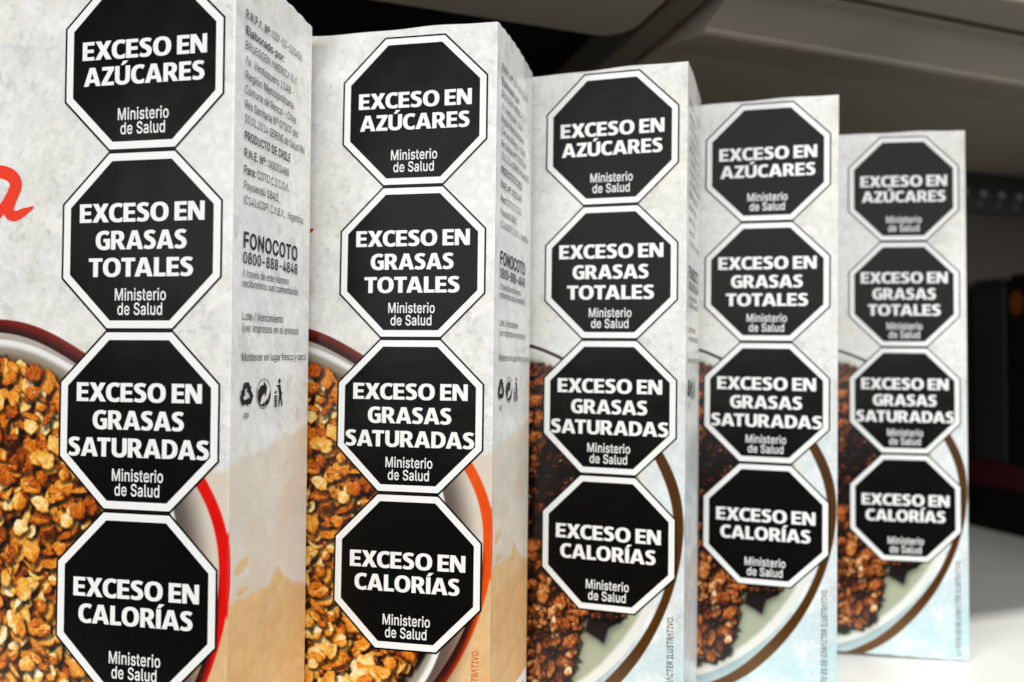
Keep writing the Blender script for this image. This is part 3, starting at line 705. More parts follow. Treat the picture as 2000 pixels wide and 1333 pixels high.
def chocolate_front(seed):
    rng = np.random.default_rng(seed)
    UU, ZZ = grid_uz()
    shape = UU.shape
    img = paper(shape, rng, np.array([227., 227., 223.]))
    pale = paper(shape, rng, np.array([221., 228., 229.]))
    k = sstep(-95, -150, ZZ + .35 * (UU - 20))
    img += (pale - img) * k[..., None]
    teal = sstep(.50, .70, warped(shape, 44, rng, 5)) * sstep(-150, -255, ZZ)
    mix(img, (176, 209, 214), np.clip(teal * .45 + sstep(-225, -270, ZZ + (fbm(shape, 60, rng, 3) - .5) * 50) * .5, 0, .85))
    cx, cz = -52, -178
    r = np.hypot(UU - cx, ZZ - cz)
    ang = np.degrees(np.arctan2(ZZ - cz, UU - cx))
    rp = rings(UU, ZZ, cx, cz, PLATE_B)
    mix(img, (120, 138, 146), sstep(8, 0, r - rp) * .45 * sstep(-30, -60, ang))

    def ring_col(a, rr):
        return np.array([78, 45, 8]) + sstep(-35, -60, a)[..., None] * np.array([20, 16, 12]) * 1.0 - sstep(40, 70, a)[..., None] * np.array([34, 22, 4])
    ring_print(img, UU, ZZ, cx, cz, RING_B_OUT, RING_B_IN, ring_col)
    inner = np.ones(img.shape) * np.array([226, 226, 218])
    wob = (fbm(shape, 30, rng, 2) - .5) * 1.2
    mix(inner, (168, 173, 148), sstep(-3.2, -5.6, r - rp + wob))
    mix(inner, (120, 120, 92), sstep(-11, -24, r - rp) * .6)
    mix(inner, (96, 88, 60), sstep(-4, -8.5, r - rp) * sstep(40, 62, ang))
    img += (inner - img) * sstep(.4, -.4, r - rp)[..., None]
    food = [(-120, -100), (-60, -99), (-37, -102.6), (-31, -101.6), (-27.5, -106), (-24, -113), (-10, -126), (4, -150), (8, -180), (4, -204), (-2, -209), (-9.3, -212.1), (-11, -222), (-14, -237), (-19, -250.6), (-28, -252), (-37, -252.2), (-70, -254), (-120, -240)]
    wob2 = (fbm(shape, 14, rng, 3) - .5) * 5
    fm = in_poly(UU + wob2, ZZ + wob2[::-1], food)
    soft = blur(fm.astype(float), 9)
    mix(img, (70, 58, 38), soft * .75 * (1 - fm))
    mix(img, (34, 14, 7), blur(fm.astype(float), 1))
    lump = .55 * warped(shape, 50, rng, 4) + .18
    lump = lump + .24 * np.exp(-(((UU + 27) / 15) ** 2 + ((ZZ + 222) / 26) ** 2)) + .20 * np.exp(-(((UU + 36) / 9) ** 2 + ((ZZ + 132) / 30) ** 2)) - .12 * np.exp(-(((UU + 34) / 14) ** 2 + ((ZZ + 182) / 14) ** 2))
    for count, amin, amax, shade in [(2600, 6, 14, .45), (2000, 6, 16, .8), (1300, 5, 14, 1.06)]:
        us, zs = rng.uniform(-110, 8, count), rng.uniform(-254, -100, count)
        for u, z in zip(us, zs):
            i, j = int((z - Z0) / STEP), int((u - U0) / STEP)
            if not fm[i, j] or soft[i, j] < .72:
                continue
            lv = lump[i, j]
            br = sstep(.40, .62, lv)
            if rng.random() > .25 + .9 * br:
                continue
            a = rng.uniform(amin, amax)
            b = a * rng.uniform(.3, .75)
            c = (.17 + .40 * br) * shade + rng.normal(0, .07)
            flake(img, j, i, a, b, rng.uniform(0, 6.3), c, rng, depth=1.4, groove=False, gloss=.25, shadow=.6, hot=(255, 206, 150), ramp=CHOC_RAMP)
    # dark chocolate shards
    for poly, c in [([(-7.4, -211), (6.8, -209), (7.0, -214.6), (1.0, -219), (-.9, -225.9), (-4.5, -223.6), (-9.4, -221.2)], (24, 18, 18)),
                    ([(-30, -146), (-22, -150), (-24, -158), (-33, -153)], (22, 14, 13))]:
        pm = blur(in_poly(UU, ZZ, poly).astype(float), 1)
        sh = blur(in_poly(UU - .8, ZZ + 1.6, poly).astype(float), 5)
        img *= (1 - .4 * sh * (1 - pm))[..., None]
        mix(img, c, pm)
        mix(img, (70, 62, 60), pm * sstep(.68, .8, fbm(shape, 8, rng, 2, (1, 3))) * .5)
    for _ in range(150):
        u, z = rng.normal(1.5, 3.0), rng.normal(-210.5, 2.5)
        if z < -214 or u > 8:
            continue
        flake(img, (u - U0) / STEP, (z - Z0) / STEP, rng.uniform(4, 9), rng.uniform(3, 6), rng.uniform(0, 6.3), rng.uniform(.15, .5), rng, depth=1.3, groove=False, gloss=.2, shadow=.4, ramp=CHOC_RAMP)
    return img


DEP = 52.0                      # depth of a box


def side_art(kind, ring_rgb, seed):
    rng = np.random.default_rng(seed)
    nd = int(DEP / .4) + 1
    nz = int((Z1 - Z0) / .4) + 1
    DD, ZZ = np.meshgrid(np.linspace(0, DEP, nd), Z0 + np.arange(nz) * .4)
    img = paper(DD.shape, rng, np.array([226., 227., 225.]))
    if kind == 'oat':
        oat_background(img, DD, ZZ, rng, 0)
        cx, cz = -52, -172
        hi = np.array(ring_rgb[1], float)
        ring_print(img, DD + U1 + .5, ZZ, cx, cz, RING_A_OUT, RING_A_IN, lambda a, r: np.ones(a.shape + (3,)) * hi)
        # corner of the barcode field, turned up
        f = in_poly(DD, ZZ, [(26, -266), (26, -240), (29, -236.6), (60, -236.4), (60, -266)])
        mix(img, (242, 242, 240), f * 1.0)
        band = in_poly(DD, ZZ, [(35, -266), (35, -240), (49, -240), (49, -266)])
        code = (np.sin(DD * 5.1) + np.sin(DD * 8.3 + 1)) > .1
        mix(img, (24, 24, 24), (band & code) * 1.0)
    else:
        pale = paper(DD.shape, rng, np.array([206., 214., 219.]))
        k = sstep(-100, -165, ZZ + .2 * DD)
        img += (pale - img) * k[..., None]
        mix(img, (150, 196, 208), sstep(.5, .7, warped(DD.shape, 50, rng, 4)) * sstep(-170, -260, ZZ) * .8)
    return DD, ZZ, img


def to_linear(img):
    c = np.clip(img, 0, 255) / 255.0
    lin = np.where(c <= .04045, c / 12.92, ((c + .055) / 1.055) ** 2.4)
    return lin


def colour_grid(name, X, Y, Z, img, mat):
    """Grid mesh with the printed artwork as a colour attribute; arrays are (rows, cols)."""
    ny, nx = X.shape
    co = np.stack([X, Y, Z], -1).reshape(-1, 3) * S
    idx = np.arange(ny * nx).reshape(ny, nx)
    q = np.stack([idx[:-1, :-1], idx[:-1, 1:], idx[1:, 1:], idx[1:, :-1]], -1).reshape(-1, 4)
    me = bpy.data.meshes.new(name)
    me.vertices.add(len(co))
    me.vertices.foreach_set('co', co.ravel())
    me.loops.add(q.size)
    me.loops.foreach_set('vertex_index', q.ravel().astype(np.int32))
    me.polygons.add(len(q))
    me.polygons.foreach_set('loop_start', np.arange(0, q.size, 4, dtype=np.int32))
    me.update(calc_edges=True)
    ca = me.color_attributes.new('print', 'FLOAT_COLOR', 'POINT')
    rgba = np.ones((ny * nx, 4), np.float32)
    rgba[:, :3] = to_linear(img).reshape(-1, 3)
    ca.data.foreach_set('color', rgba.ravel())
    me.polygons.foreach_set('use_smooth', np.ones(len(q), bool))
    me.materials.append(mat)
    me.validate()
    me.update()
    return me


def top_wave(u):
    return .42 * math.sin(u * .075 + .6) + .16 * math.sin(u * .21) - .2


def front_mesh(name, img, mat):
    us = U0 + np.arange(NU) * STEP
    zs = Z0 + np.arange(NZ) * STEP
    ci = np.where((us >= -64) | (np.arange(NU) % 4 == 0))[0]
    ri = np.where((zs <= -86) | (np.arange(NZ) % 2 == 0))[0]
    ri = np.unique(np.append(ri, NZ - 1))
    sub = img[np.ix_(ri, ci)]
    X, Z = np.meshgrid(us[ci], zs[ri])
    w = np.array([top_wave(u) for u in us[ci]])
    Z = Z + np.clip((Z - 20) / 12, 0, 1) * w[None, :]
    Z = Z + np.clip((Z0 + 10 - Z) / 10, 0, 1) * (1.3 * np.clip((24 - X) / 60, 0, 1) + .12 * np.sin(X * .5))
    Y = np.zeros_like(X)
    # rounded fold at the right edge
    ex, ey = [], []
    for a in (22.5, 45, 67.5, 90):
        ex.append(U1 + .5 * math.sin(math.radians(a)))
        ey.append(.5 - .5 * math.cos(math.radians(a)))
    n = X.shape[0]
    X = np.hstack([X, np.tile(ex, (n, 1))])
    Y = np.hstack([Y, np.tile(ey, (n, 1))])
    Z = np.hstack([Z, np.tile(Z[:, -1:], (1, 4))])
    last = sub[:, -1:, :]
    worn_lit = last + (244 - last) * .16  # worn fold, its colour also lightened for the light the crease catches
    sub = np.concatenate([sub, last, worn_lit, worn_lit, last], 1)
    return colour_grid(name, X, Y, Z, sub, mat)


def side_mesh(name, kind, ring_rgb, seed, mat):
    DD, ZZ, img = side_art(kind, ring_rgb, seed)
    X = np.zeros_like(DD)
    bul = np.sin(np.clip(DD / DEP, 0, 1) * math.pi)
    Z = ZZ + np.clip((ZZ - 20) / 12, 0, 1) * (top_wave(U1) * (1 - DD / DEP) + 1.5 * bul ** 1.0 + .25 * np.sin(DD * .9))
    X = X + .5 * bul * np.sin(np.clip((ZZ - Z0) / (Z1 - Z0), 0, 1) * math.pi) * .6
    return colour_grid(name, X, .5 + DD * (DEP - .5) / DEP, Z, img, mat)


# ------------------------------------------------------------------ materials
M_PRINT = material('printed_card', (1, 1, 1, 1), rough=.24, spec=.42, warp=.0007, vcol='print', bump=.10, bump_scale=900)
M_BLACK = material('label_black_ink', srgb(9, 9, 8), rough=.27, spec=.13, warp=.0014, bump=.42, bump_scale=46, stretch=(.6, 1, 1.2))
M_WHITE = material('label_white_ink', srgb(243, 243, 240), rough=.33, spec=.4)
M_GREY_INK = material('small_print_ink', srgb(26, 26, 28), rough=.45, spec=.3)
M_ORANGE_INK = material('orange_ink', srgb(222, 78, 20), rough=.4, spec=.3)
M_BROWN_INK = material('brown_ink', srgb(84, 72, 62), rough=.4, spec=.3)
M_RED_INK = material('red_ink', srgb(238, 52, 18), rough=.4, spec=.35)
M_CARD = material('plain_card', srgb(214, 212, 204), rough=.5, mottle=.06, scale=60)
M_SHELF = material('white_shelf_enamel', srgb(216, 216, 209), rough=.42, spec=.4, mottle=.06, scale=24, bump=.05, bump_scale=300)
M_PAN = material('cream_shelf_underside', srgb(184, 175, 158), rough=.48, spec=.4, mottle=.05, scale=9, bump=.04, bump_scale=120)
M_BRACKET = material('grey_bracket_steel', srgb(128, 122, 108), rough=.5, spec=.4, mottle=.06, scale=20)
M_BACK = material('dark_back_panel', srgb(52, 46, 39), rough=.6, spec=.3, mottle=.10, scale=12)
M_RAIL_SHADE = material('dark_rail_and_shade', srgb(26, 25, 23), rough=.5, spec=.4)
M_STUD = material('pale_stud', srgb(132, 132, 130), rough=.35, spec=.5)
M_TRAY = material('black_tray_card', srgb(14, 13, 13), rough=.6, spec=.1, mottle=.1, scale=30)
M_TRAY_RED = material('dark_red_print', srgb(58, 7, 13), rough=.5, spec=.3, mottle=.1, scale=30)
M_PACK = material('black_pack_film', srgb(34, 34, 31), rough=.55, spec=.15, mottle=.12, scale=24)
M_PACK2 = material('dark_pack_film', srgb(12, 12, 12), rough=.6, spec=.1, mottle=.12, scale=24)
M_AMBER = material('amber_print', srgb(96, 46, 12), rough=.5, spec=.3, mottle=.2, scale=60)

# ------------------------------------------------------------------ shelf
def sweep(name, prof, s0, s1, mat, parent=None):
    """Closed cross-section prof [(t, z)] swept along the shelf direction (world mm)."""
    n = len(prof)
    vs = []
    for s in (s0, s1):
        for t, z in prof:
            p = EV * s + NV * t
            vs.append((p[0], p[1], z))
    fs = [(i, (i + 1) % n, n + (i + 1) % n, n + i) for i in range(n)]
    fs += [tuple(reversed(range(n))), tuple(range(n, 2 * n))]
    o = mesh_obj(name, vs, fs, mat, parent)
    import bmesh
    bm = bmesh.new()
    bm.from_mesh(o.data)
    bmesh.ops.recalc_face_normals(bm, faces=bm.faces)
    bm.to_mesh(o.data)
    bm.free()
    return o


def add_bevel(o, w=.8, seg=3):
    md = o.modifiers.new('bevel', 'BEVEL')
    md.width = w * S
    md.segments = seg
    md.limit_method = 'ANGLE'
    md.angle_limit = math.radians(25)
    return o


def shelf_box(name, s0, s1, t0, t1, z0, z1, mat, parent=None, bev=.8):
    return add_bevel(sweep(name, [(t0, z0), (t1, z0), (t1, z1), (t0, z1)], s0, s1, mat, parent), bev)


lower = empty('shelf')
tag(lower, 'white enamelled metal shelf that the cereal boxes stand on', 'shelf')
add_bevel(sweep('shelf_board', [(225, -22), (232, -28), (236, -28), (236, -2.5), (569, -2.5), (569, 0), (227, 0), (225, -2)], -900, 1250, M_SHELF, lower), .6)

ZU = ZS + 200                   # underside of the shelf above
upper = empty('upper_shelf')
tag(upper, 'cream metal shelf overhead with ribbed underside, above the cereal boxes', 'shelf')
T_EDGE = 285
prof = [(T_EDGE, ZU - 2), (T_EDGE + 2, ZU - 3), (311.6, ZU - 3), (312, ZU + 7), (316.4, ZU + 7), (316.8, ZU - 3), (326, ZU - 2.4), (331, ZU - 3.6), (352, ZU - 10.8), (353.5, ZU - 12.2), (357, ZU - 13.0), (360, ZU - 12.2), (397, ZU - 3.4), (408, ZU - .4),
        (418, ZU), (569, ZU), (569, ZU + 30), (T_EDGE, ZU + 30)]
add_bevel(sweep('shelf_pan', prof, 229, 1250, M_PAN, upper), .9)
# the pan of the bay on the left is shallower: behind its rear lip the bay is open, its shade painted dark
plan = [(-900, T_EDGE), (202.5, T_EDGE)] + [(180.5 + 22 * math.cos(math.radians(a)), 380 + 22 * math.sin(math.radians(a))) for a in range(0, 91, 10)] + [(-900, 402)]
vs = []
for z in (ZU - 1.5, ZU + 30):
    for s_, t_ in plan:
        p = EV * s_ + NV * t_
        vs.append((p[0], p[1], z))
n_ = len(plan)
fs = [(i, (i + 1) % n_, n_ + (i + 1) % n_, n_ + i) for i in range(n_)] + [tuple(reversed(range(n_))), tuple(range(n_, 2 * n_))]
add_bevel(mesh_obj('shelf_pan', vs, fs, M_PAN, upper), 2.2, 4)
add_bevel(sweep('support_arm', [(T_EDGE + 1, ZU), (568, ZU - 3), (568, ZU + 28), (T_EDGE + 1, ZU + 28)], 206.5, 224.5, M_BRACKET, upper), 2.5, 4)
shelf_box('shaded_shelf_top', -900, 1250, T_EDGE, 569, ZU + 30.5, ZU + 33, M_RAIL_SHADE, upper, .4)  # coloured dark to stand for shade in the open bay and gaps

back = empty('back_panel')
tag(back, 'dark gondola back panel behind the shelf with a studded rail', 'back panel')
shelf_box('panel', -900, 1250, 570, 582, -30, ZU + 60, M_BACK, back, .5)
rl = shelf_box('studded_rail', -900, 1250, 566.5, 569.4, ZS + 158, ZS + 186, M_RAIL_SHADE, back, .8)
vs, fs = [], []


def add_stud(s, z, r):
    base = len(vs)
    N = 10
    rings_ = [(r, 0), (r * .9, .9), (r * .5, 1.6)]
    for rr, h in rings_:
        for i in range(N):
            a = 2 * math.pi * i / N
            p = EV * (s + rr * math.cos(a)) + NV * (566.4 - h)
            vs.append((p[0], p[1], z + rr * math.sin(a)))
    for k in range(2):
        for i in range(N):
            fs.append((base + k * N + i, base + k * N + (i + 1) % N, base + (k + 1) * N + (i + 1) % N, base + (k + 1) * N + i))
    fs.append(tuple(base + 2 * N + i for i in range(N)))


for i in range(-6, 19):
    add_stud(729.7 + 25.6 * i, ZS + 177.8, 4.2)
studs = mesh_obj('stud_row', vs, fs, M_STUD, rl, smooth=True)
vs, fs = [], []
for i in range(-6, 19):
    add_stud(723.7 + 25.6 * i, ZS + 167.0, 3.4)
mesh_obj('stud_row', vs, fs, material('dull_stud', srgb(80, 80, 80), rough=.5), rl, smooth=True)

# neighbouring dark goods at the far right
tray = empty('display_tray')
tag(tray, 'black cardboard display tray with dark red band, on the shelf at the right edge', 'display tray')
tw = 2.0
shelf_box('tray_floor', 677, 900, 300, 566, .2, 2.0, M_TRAY, tray, .3)
shelf_box('side_wall', 677, 677 + tw, 300, 566, 2.1, 68, M_TRAY, tray, .3)
shelf_box('side_wall', 900 - tw, 900, 300, 566, 2.1, 68, M_TRAY, tray, .3)
shelf_box('back_wall', 677 + tw + .1, 900 - tw - .1, 564, 566, 2.1, 68, M_TRAY, tray, .3)
shelf_box('front_wall', 677 + tw + .1, 900 - tw - .1, 300, 302, 2.1, 40, M_TRAY, tray, .3)
shelf_box('red_band', 676.5, 676.9, 302, 565, 44, 67, M_TRAY_RED, tray, .1)


def dark_pack(t0, t1, h, mat, label):
    r = empty('dark_package')
    tag(r, label, 'package', 'dark packages standing in the display tray')
    s0, s1 = 680, 896
    shelf_box('carton', s0, s1, t0, t1, 2.2, h - 8, mat, r, 2.0)
    add_bevel(sweep('top_flap', [(t0 + 1, h - 7.8), (t1 - 1, h - 7.8), (t1 - 4, h), (t0 + 4, h)], s0 + 1, s1 - 1, mat, r), .8)
    return r


dark_pack(526, 562, ZS + 84, M_PACK, 'charcoal package at the back of the tray, against the back panel')
dp = dark_pack(470, 523, ZS + 86, M_PACK2, 'black package with a small amber print, in front of the charcoal one')
P = [(math.cos(2 * math.pi * i / 16) * 7, math.sin(2 * math.pi * i / 16) * 12) for i in range(16)]
vv = []
for a, b in P:
    p = EV * 679.7 + NV * (514 + a)
    vv.append((p[0], p[1], ZS + 58 + b))
mesh_obj('amber_print', vv, [tuple(range(16))], M_AMBER, dp)

# ------------------------------------------------------------------ cereal boxes
PITCH_O = 60.5576


def octagon(h, w, cut):
    return [(-w + cut, h), (w - cut, h), (w, h - cut), (w, -h + cut), (w - cut, -h), (-w + cut, -h), (-w, -h + cut), (-w, h - cut)]


def label_mesh():
    k = math.tan(math.radians(22.5))
    o0 = octagon(30.27, 30.0, 17.5)
    d1, d2 = .72, 3.25

    def inset(d):
        return octagon(30.27 - d, 30.0 - d, 17.5 - d * (2 - math.sqrt(2)) * 1.0)
    loops = [o0, inset(d1), inset(d2)]
    verts = [(x, 0, z) for lp in loops for x, z in lp]
    faces, fm = [], []
    for k in range(2):
        for i in range(8):
            a, b = k * 8 + i, k * 8 + (i + 1) % 8
            faces.append((a, a + 8, b + 8, b))
            fm.append(0 if k == 0 else 1)
    faces.append(tuple(reversed(range(16, 24))))
    fm.append(0)
    me = bpy.data.meshes.new('warning_label')
    me.from_pydata([tuple(c * S for c in v) for v in verts], [], faces)
    me.materials.append(M_BLACK)
    me.materials.append(M_WHITE)
    me.polygons.foreach_set('material_index', fm)
    me.update()
    return me


def label_text(lines, mb):
    cs = []
    for text, width, base in lines:
        cs += heavy_line(text, width, 6.25, .15, base)
    cs += thin_line([('Ministerio', 9)], -9.6, 10.0, mb, 3.95)
    cs += thin_line([('de Salud', 9)], -8.4, 8.8, mb - 4.85, 3.95)
    me = flat_mesh('lettering', cs)
    me.materials.append(M_WHITE)
    return me


LABEL = label_mesh()
TEXTS = [
    (label_text([('EXCESO EN', 46.6, 1.3), ('AZÚCARES', 45.2, -7.6)], -19.7), 'black octagon reading exceso en azúcares'),
    (label_text([('EXCESO EN', 46.6, 6.3), ('GRASAS', 34.0, -3.0), ('TOTALES', 39.0, -12.2)], -20.2), 'black octagon reading exceso en grasas totales'),
    (label_text([('EXCESO EN', 46.6, 6.3), ('GRASAS', 34.0, -3.0), ('SATURADAS', 52.4, -12.2)], -20.2), 'black octagon reading exceso en grasas saturadas'),
    (label_text([('EXCESO EN', 46.6, 1.3), ('CALORÍAS', 42.4, -7.6)], -20.4), 'black octagon reading exceso en calorías'),
]

B = 13                          # extra weight of bold small print
KD = DEP / 57.5
SIDE = [  # runs, baseline z, end d (measured on the photo), cap height
    ([('R.N.P.A. Nº: ', B), ('029-00-020436', 0)], 14.9, 48.3, 2.9), ([('Elaborado por:', B)], 9.4, 34, 2.8), ([('BRUEGGEN AMERICA S.A.', 0)], 4.4, 45.0, 2.8),
    ([('Av. Ventisquero 1148 -', 0)], -.7, 42.0, 2.8), ([('Región Metropolitana', 0)], -5.7, 41.5, 2.8), ([('Comuna de Renca - Chile.', 0)], -10.6, 44.5, 2.8),
    ([('Res Sanitaria Nº 07307 del', 0)], -15.6, 45.5, 2.8), ([('30.01.2014 SEREMI de Salud RM', 0)], -20.5, 51.1, 2.8), ([('PRODUCTO DE CHILE', B)], -26.3, 39.5, 2.9),
    ([('R.N.E. Nº: ', B), ('00031488', 0)], -32.0, 38.5, 2.8), ([('Para: ', B), ('COTO C.I.C.S.A.', 0)], -37.7, 38.8, 2.8), ([('Paysandú 1842,', 0)], -42.9, 31, 2.8),
    ([('(C1416CDP) C.A.B.A.,  Argentina.', 0)], -47.9, 51.4, 2.8), ([('FONOCOTO', 18)], -62.6, 46.5, 5.2), ([('0800-888-4848', 12)], -67.9, 46.7, 3.8),
    ([('A través de este número', 0)], -72.5, 39.3, 2.6), ([('recibiremos sus comentarios.', 0)], -75.9, 47.8, 2.6), ([('Lote / Vencimiento', 0)], -87.0, 35.5, 2.8),
    ([('(ver impresos en el envase)', 0)], -91.0, 48.4, 2.8), ([('Mantener en lugar fresco y seco.', 0)], -100.8, 55.6, 2.7)]
cs = []
for runs, zb, d1, cap in SIDE:
    cs += thin_line(runs, 6.0 * KD, d1 * KD, zb, cap)
SIDE_TEXT = flat_mesh('side_lettering', cs)
SIDE_TEXT.materials.append(M_GREY_INK)


def circle(cx, cz, rx, rz, n=28, a0=0, a1=360):
    return [(cx + rx * math.cos(math.radians(a0 + (a1 - a0) * i / n)), cz + rz * math.sin(math.radians(a0 + (a1 - a0) * i / n))) for i in range(n + (a1 - a0 != 360))]


def icon_mesh():
    out = []
    # recycling triangle of three bent arrows, with a 5 inside and PP below
    cx, cz = 9.7 * KD, -112.2
    for k in range(3):
        a = math.radians(120 * k)
        c, s = math.cos(a), math.sin(a)
        poly = [(-2.9, 1.0), (-1.7, 4.1), (1.3, 4.1), (2.3, 2.5), (3.1, 2.9), (2.3, .3), (-.2, 1.0), (.7, 1.4), (.1, 2.3), (-.6, 2.3), (-1.6, .3)]
        out.append([(cx + (x * c - z * s) * .92, cz + (x * s + z * c) * 1.02) for x, z in poly])
    out += thin_line([('5', 8)], cx - .9, cx + .9, cz - 1.5, 2.9)
    out += thin_line([('PP', 4)], cx - 1.6, cx + 1.6, -120.6, 2.2)
    # circle of two turning arrows
    cx, cz = 21.4 * KD, -112.4
    out += [circle(cx, cz, 4.7, 5.3), circle(cx, cz, 4.45, 5.05)]
    out.append([(cx + x, cz + z) for x, z in [(.2, 4.4), (2.2, 1.9), (1.0, -1.2), (.4, .4), (-1.4, -1.2), (-2.3, -3.6), (-.4, -3.6), (.2, -2.6), (.3, -4.7), (-2.4, -4.0), (-3.9, -1.4), (-3.6, 1.2), (-2.0, 2.9), (0, 3.1)]])
    out.append([(cx + x, cz + z) for x, z in [(.5, -4.6), (.6, -3.0), (2.8, -1.8), (4.1, .9), (4.2, -1.2), (3.0, -3.6)]])
    # figure dropping litter into a basket
    cx = 32.2 * KD
    out.append(circle(cx + .7, -108.3, .75, .95, 16))
    out.append([(cx - 1.8, -109.8), (cx + 1.3, -109.6), (cx + 2.1, -112.6), (cx + 3.0, -112.6), (cx + 2.5, -113.2), (cx + 2.1, -113.2), (cx + 2.9, -117.6), (cx + 2.2, -117.6), (cx + 1.3, -114.4), (cx + .6, -117.6), (cx + 0, -117.6), (cx + .6, -113), (cx - .2, -110.6)])
    out.append([(cx - 2.6, -112.6), (cx - 2.2, -111.6), (cx - 1.9, -112.1), (cx - 1.4, -111.2), (cx - 1.2, -112.4), (cx - 1.8, -113.0)])
    for k in range(6):
        z = -113.5 - k * .72
        out.append([(cx - 2.9 + k * .05, z), (cx - .6 - k * .05, z), (cx - .6 - k * .05, z - .5), (cx - 2.9 + k * .05, z - .5)])
    me = flat_mesh('recycling_icons', out)
    me.materials.append(M_GREY_INK)
    return me


ICONS = icon_mesh()
disc = thin_line([('LA FOTO ES DE CARÁCTER ILUSTRATIVO.', 14)], 0, 53.2, 0, 2.55)
disc = [[(29.0 - z, -263.6 + x) for x, z in c] for c in disc]
DISC_ORANGE = flat_mesh('disclaimer_lettering', disc)
DISC_ORANGE.materials.append(M_ORANGE_INK)
DISC_BROWN = DISC_ORANGE.copy()
DISC_BROWN.materials.clear()
DISC_BROWN.materials.append(M_BROWN_INK)
# end of the handwritten red word (only its last letter is in the frame)
script = [brush([(-72, -50), (-66, -38.5), (-58, -35.5), (-51.5, -36.6), (-48.8, -40.2), (-50.6, -45.0), (-51.6, -49.2), (-49.2, -51.2), (-45.2, -49.8), (-41.6, -48.2)], [1.2, 2.8, 4.6, 4.6, 4.9, 4.8, 4.4, 3.8, 2.8, .9], 10)]
SCRIPT = flat_mesh('script_lettering', script)
BOWL = flat_mesh('script_lettering', [brush([(-70, -49), (-63, -53), (-57.5, -51.8), (-53.6, -47.6), (-51.2, -43)], [1.5, 3.0, 3.6, 3.2, 2.0], 8)])
BOWL.materials.append(M_RED_INK)
SCRIPT.materials.append(M_RED_INK)
SCRIPT2 = SCRIPT.copy()
SCRIPT2.materials.clear()
SCRIPT2.materials.append(material('red_orange_ink', srgb(214, 48, 12), rough=.4, spec=.35))

RING_RED = ((112, 20, 12), (226, 12, 4))
RING_ORANGE = ((104, 26, 10), (232, 78, 8))
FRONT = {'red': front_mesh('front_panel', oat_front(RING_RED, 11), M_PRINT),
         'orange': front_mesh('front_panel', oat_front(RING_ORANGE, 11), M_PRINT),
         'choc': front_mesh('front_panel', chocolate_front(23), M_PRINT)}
SIDEP = {'red': side_mesh('side_panel', 'oat', RING_RED, 5, M_PRINT),
         'orange': side_mesh('side_panel', 'oat', RING_ORANGE, 5, M_PRINT),
         'choc': side_mesh('side_panel', 'choc', None, 6, M_PRINT)}

HGT = 266.0


def carton_body(skew, parent):
    """Back, left side, top and bottom of the carton (front and right side are printed panels)."""
    sx, cy = math.sin(skew) * DEP, math.cos(skew) * DEP
    f0, f1 = U0, U1 + .5
    b0, b1 = f0 + sx, f1 + sx
    top, bot = HGT + 30.6, .25
    v = [(f0, 0.0, bot), (f1 - .1, .6, bot), (b1, cy, bot), (b0, cy, bot), (f0, 0.0, top), (f1 - .1, .6, top), (b1, cy, top), (b0, cy, top)]
    # closed top flaps: a shallow fold line along the middle
    m0, m1 = ((f0 + b0) / 2, cy / 2, top + 1.0), ((f1 + b1) / 2, cy / 2, top + 1.0)
    v += [m0, m1]
    f = [(0, 3, 2, 1), (2, 3, 7, 6), (3, 0, 4, 8, 7), (4, 5, 9, 8), (8, 9, 6, 7)]
    return mesh_obj('carton_body', v, f, M_CARD, parent)


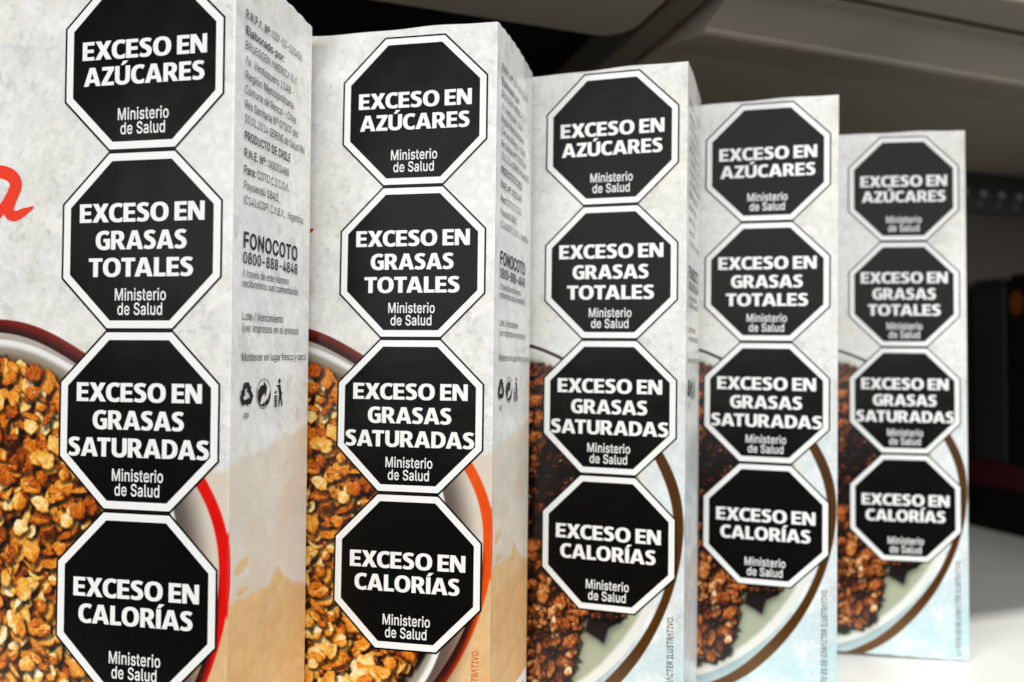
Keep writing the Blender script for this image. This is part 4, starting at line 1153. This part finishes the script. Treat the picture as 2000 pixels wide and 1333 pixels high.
BOXES = [  # x, y, yaw, lean, roll, label shift, angle of the right side, design, label
    (-124.65, 241.22, -.17563, .00878, .0029, 99.74 + .152, 12.2, 'red', 'nearest oat cereal box, with a bright red ring round its bowl of oat flakes'),
    (-39.46, 285.43, -.17765, -.01362, .00296, 99.74 - .833, 16.7, 'orange', 'oat cereal box with an orange ring round the bowl, behind the red ringed box'),
    (44.17, 323.75, -.27049, -.00058, .00762, 99.74 + .383, 20.6, 'choc', 'chocolate granola box directly behind the orange ringed oat box, brown ring, side panel showing'),
    (128.05, 362.41, -.24829, -.00704, .0099, 99.74 + .736, 19.0, 'choc', 'slightly blurred chocolate granola box, second farthest, in the middle of three alike'),
    (223.64, 412.47, -.12997, -.00683, .00443, 99.74 - .438, 10.0, 'choc', 'farthest and smallest looking chocolate granola box, its bottom edge on the white shelf')]

for x, y, yaw, lean, roll, zt, side_ang, kind, label in BOXES:
    root = empty('cereal_box')
    tag(root, label, 'cereal box', 'cereal boxes fanned along the shelf')
    R = Matrix.Rotation(yaw, 3, 'Z') @ Matrix.Rotation(lean, 3, 'X') @ Matrix.Rotation(roll, 3, 'Y')
    base = R @ Vector((0, 0, -266)) + Vector((x, y, zt + ZS))
    skew = math.radians(side_ang) + yaw
    low = min((R @ Vector(c)).z for c in [(U0, 0, 0), (U1, 0, 0), (U1, DEP, 0), (U0, DEP, 0)])
    lift = -low + .05 - base.z
    base.z += lift
    m = R.to_4x4()
    m.translation = base * S
    root.matrix_world = m
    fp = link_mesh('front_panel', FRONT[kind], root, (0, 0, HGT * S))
    sp = link_mesh('side_panel', SIDEP[kind], root, ((U1 + .5) * S, 0, HGT * S))
    sp.rotation_euler = (0, 0, -skew)
    st_ = link_mesh('side_lettering', SIDE_TEXT, sp, (.0005, 0, 0))
    st_.rotation_euler = (0, 0, math.pi / 2)
    ic = link_mesh('recycling_icons', ICONS, sp, (.0005, 0, 0))
    ic.rotation_euler = (0, 0, math.pi / 2)
    carton_body(skew, root)
    for k, (txt, what) in enumerate(TEXTS):
        lb = link_mesh('warning_label', LABEL, root, (0, -.00010, (HGT - k * PITCH_O - lift) * S))
        lb['label'] = what
        link_mesh('lettering', txt, lb, (0, -.00008, 0))
    link_mesh('disclaimer_lettering', DISC_BROWN if kind == 'choc' else DISC_ORANGE, fp, (0, -.00006, 0))
    if kind != 'choc':
        link_mesh('script_lettering', SCRIPT if kind == 'red' else SCRIPT2, fp, (0, -.00006, 0))
        if kind == 'red':
            link_mesh('script_stroke', BOWL, fp, (0, -.00009, 0))
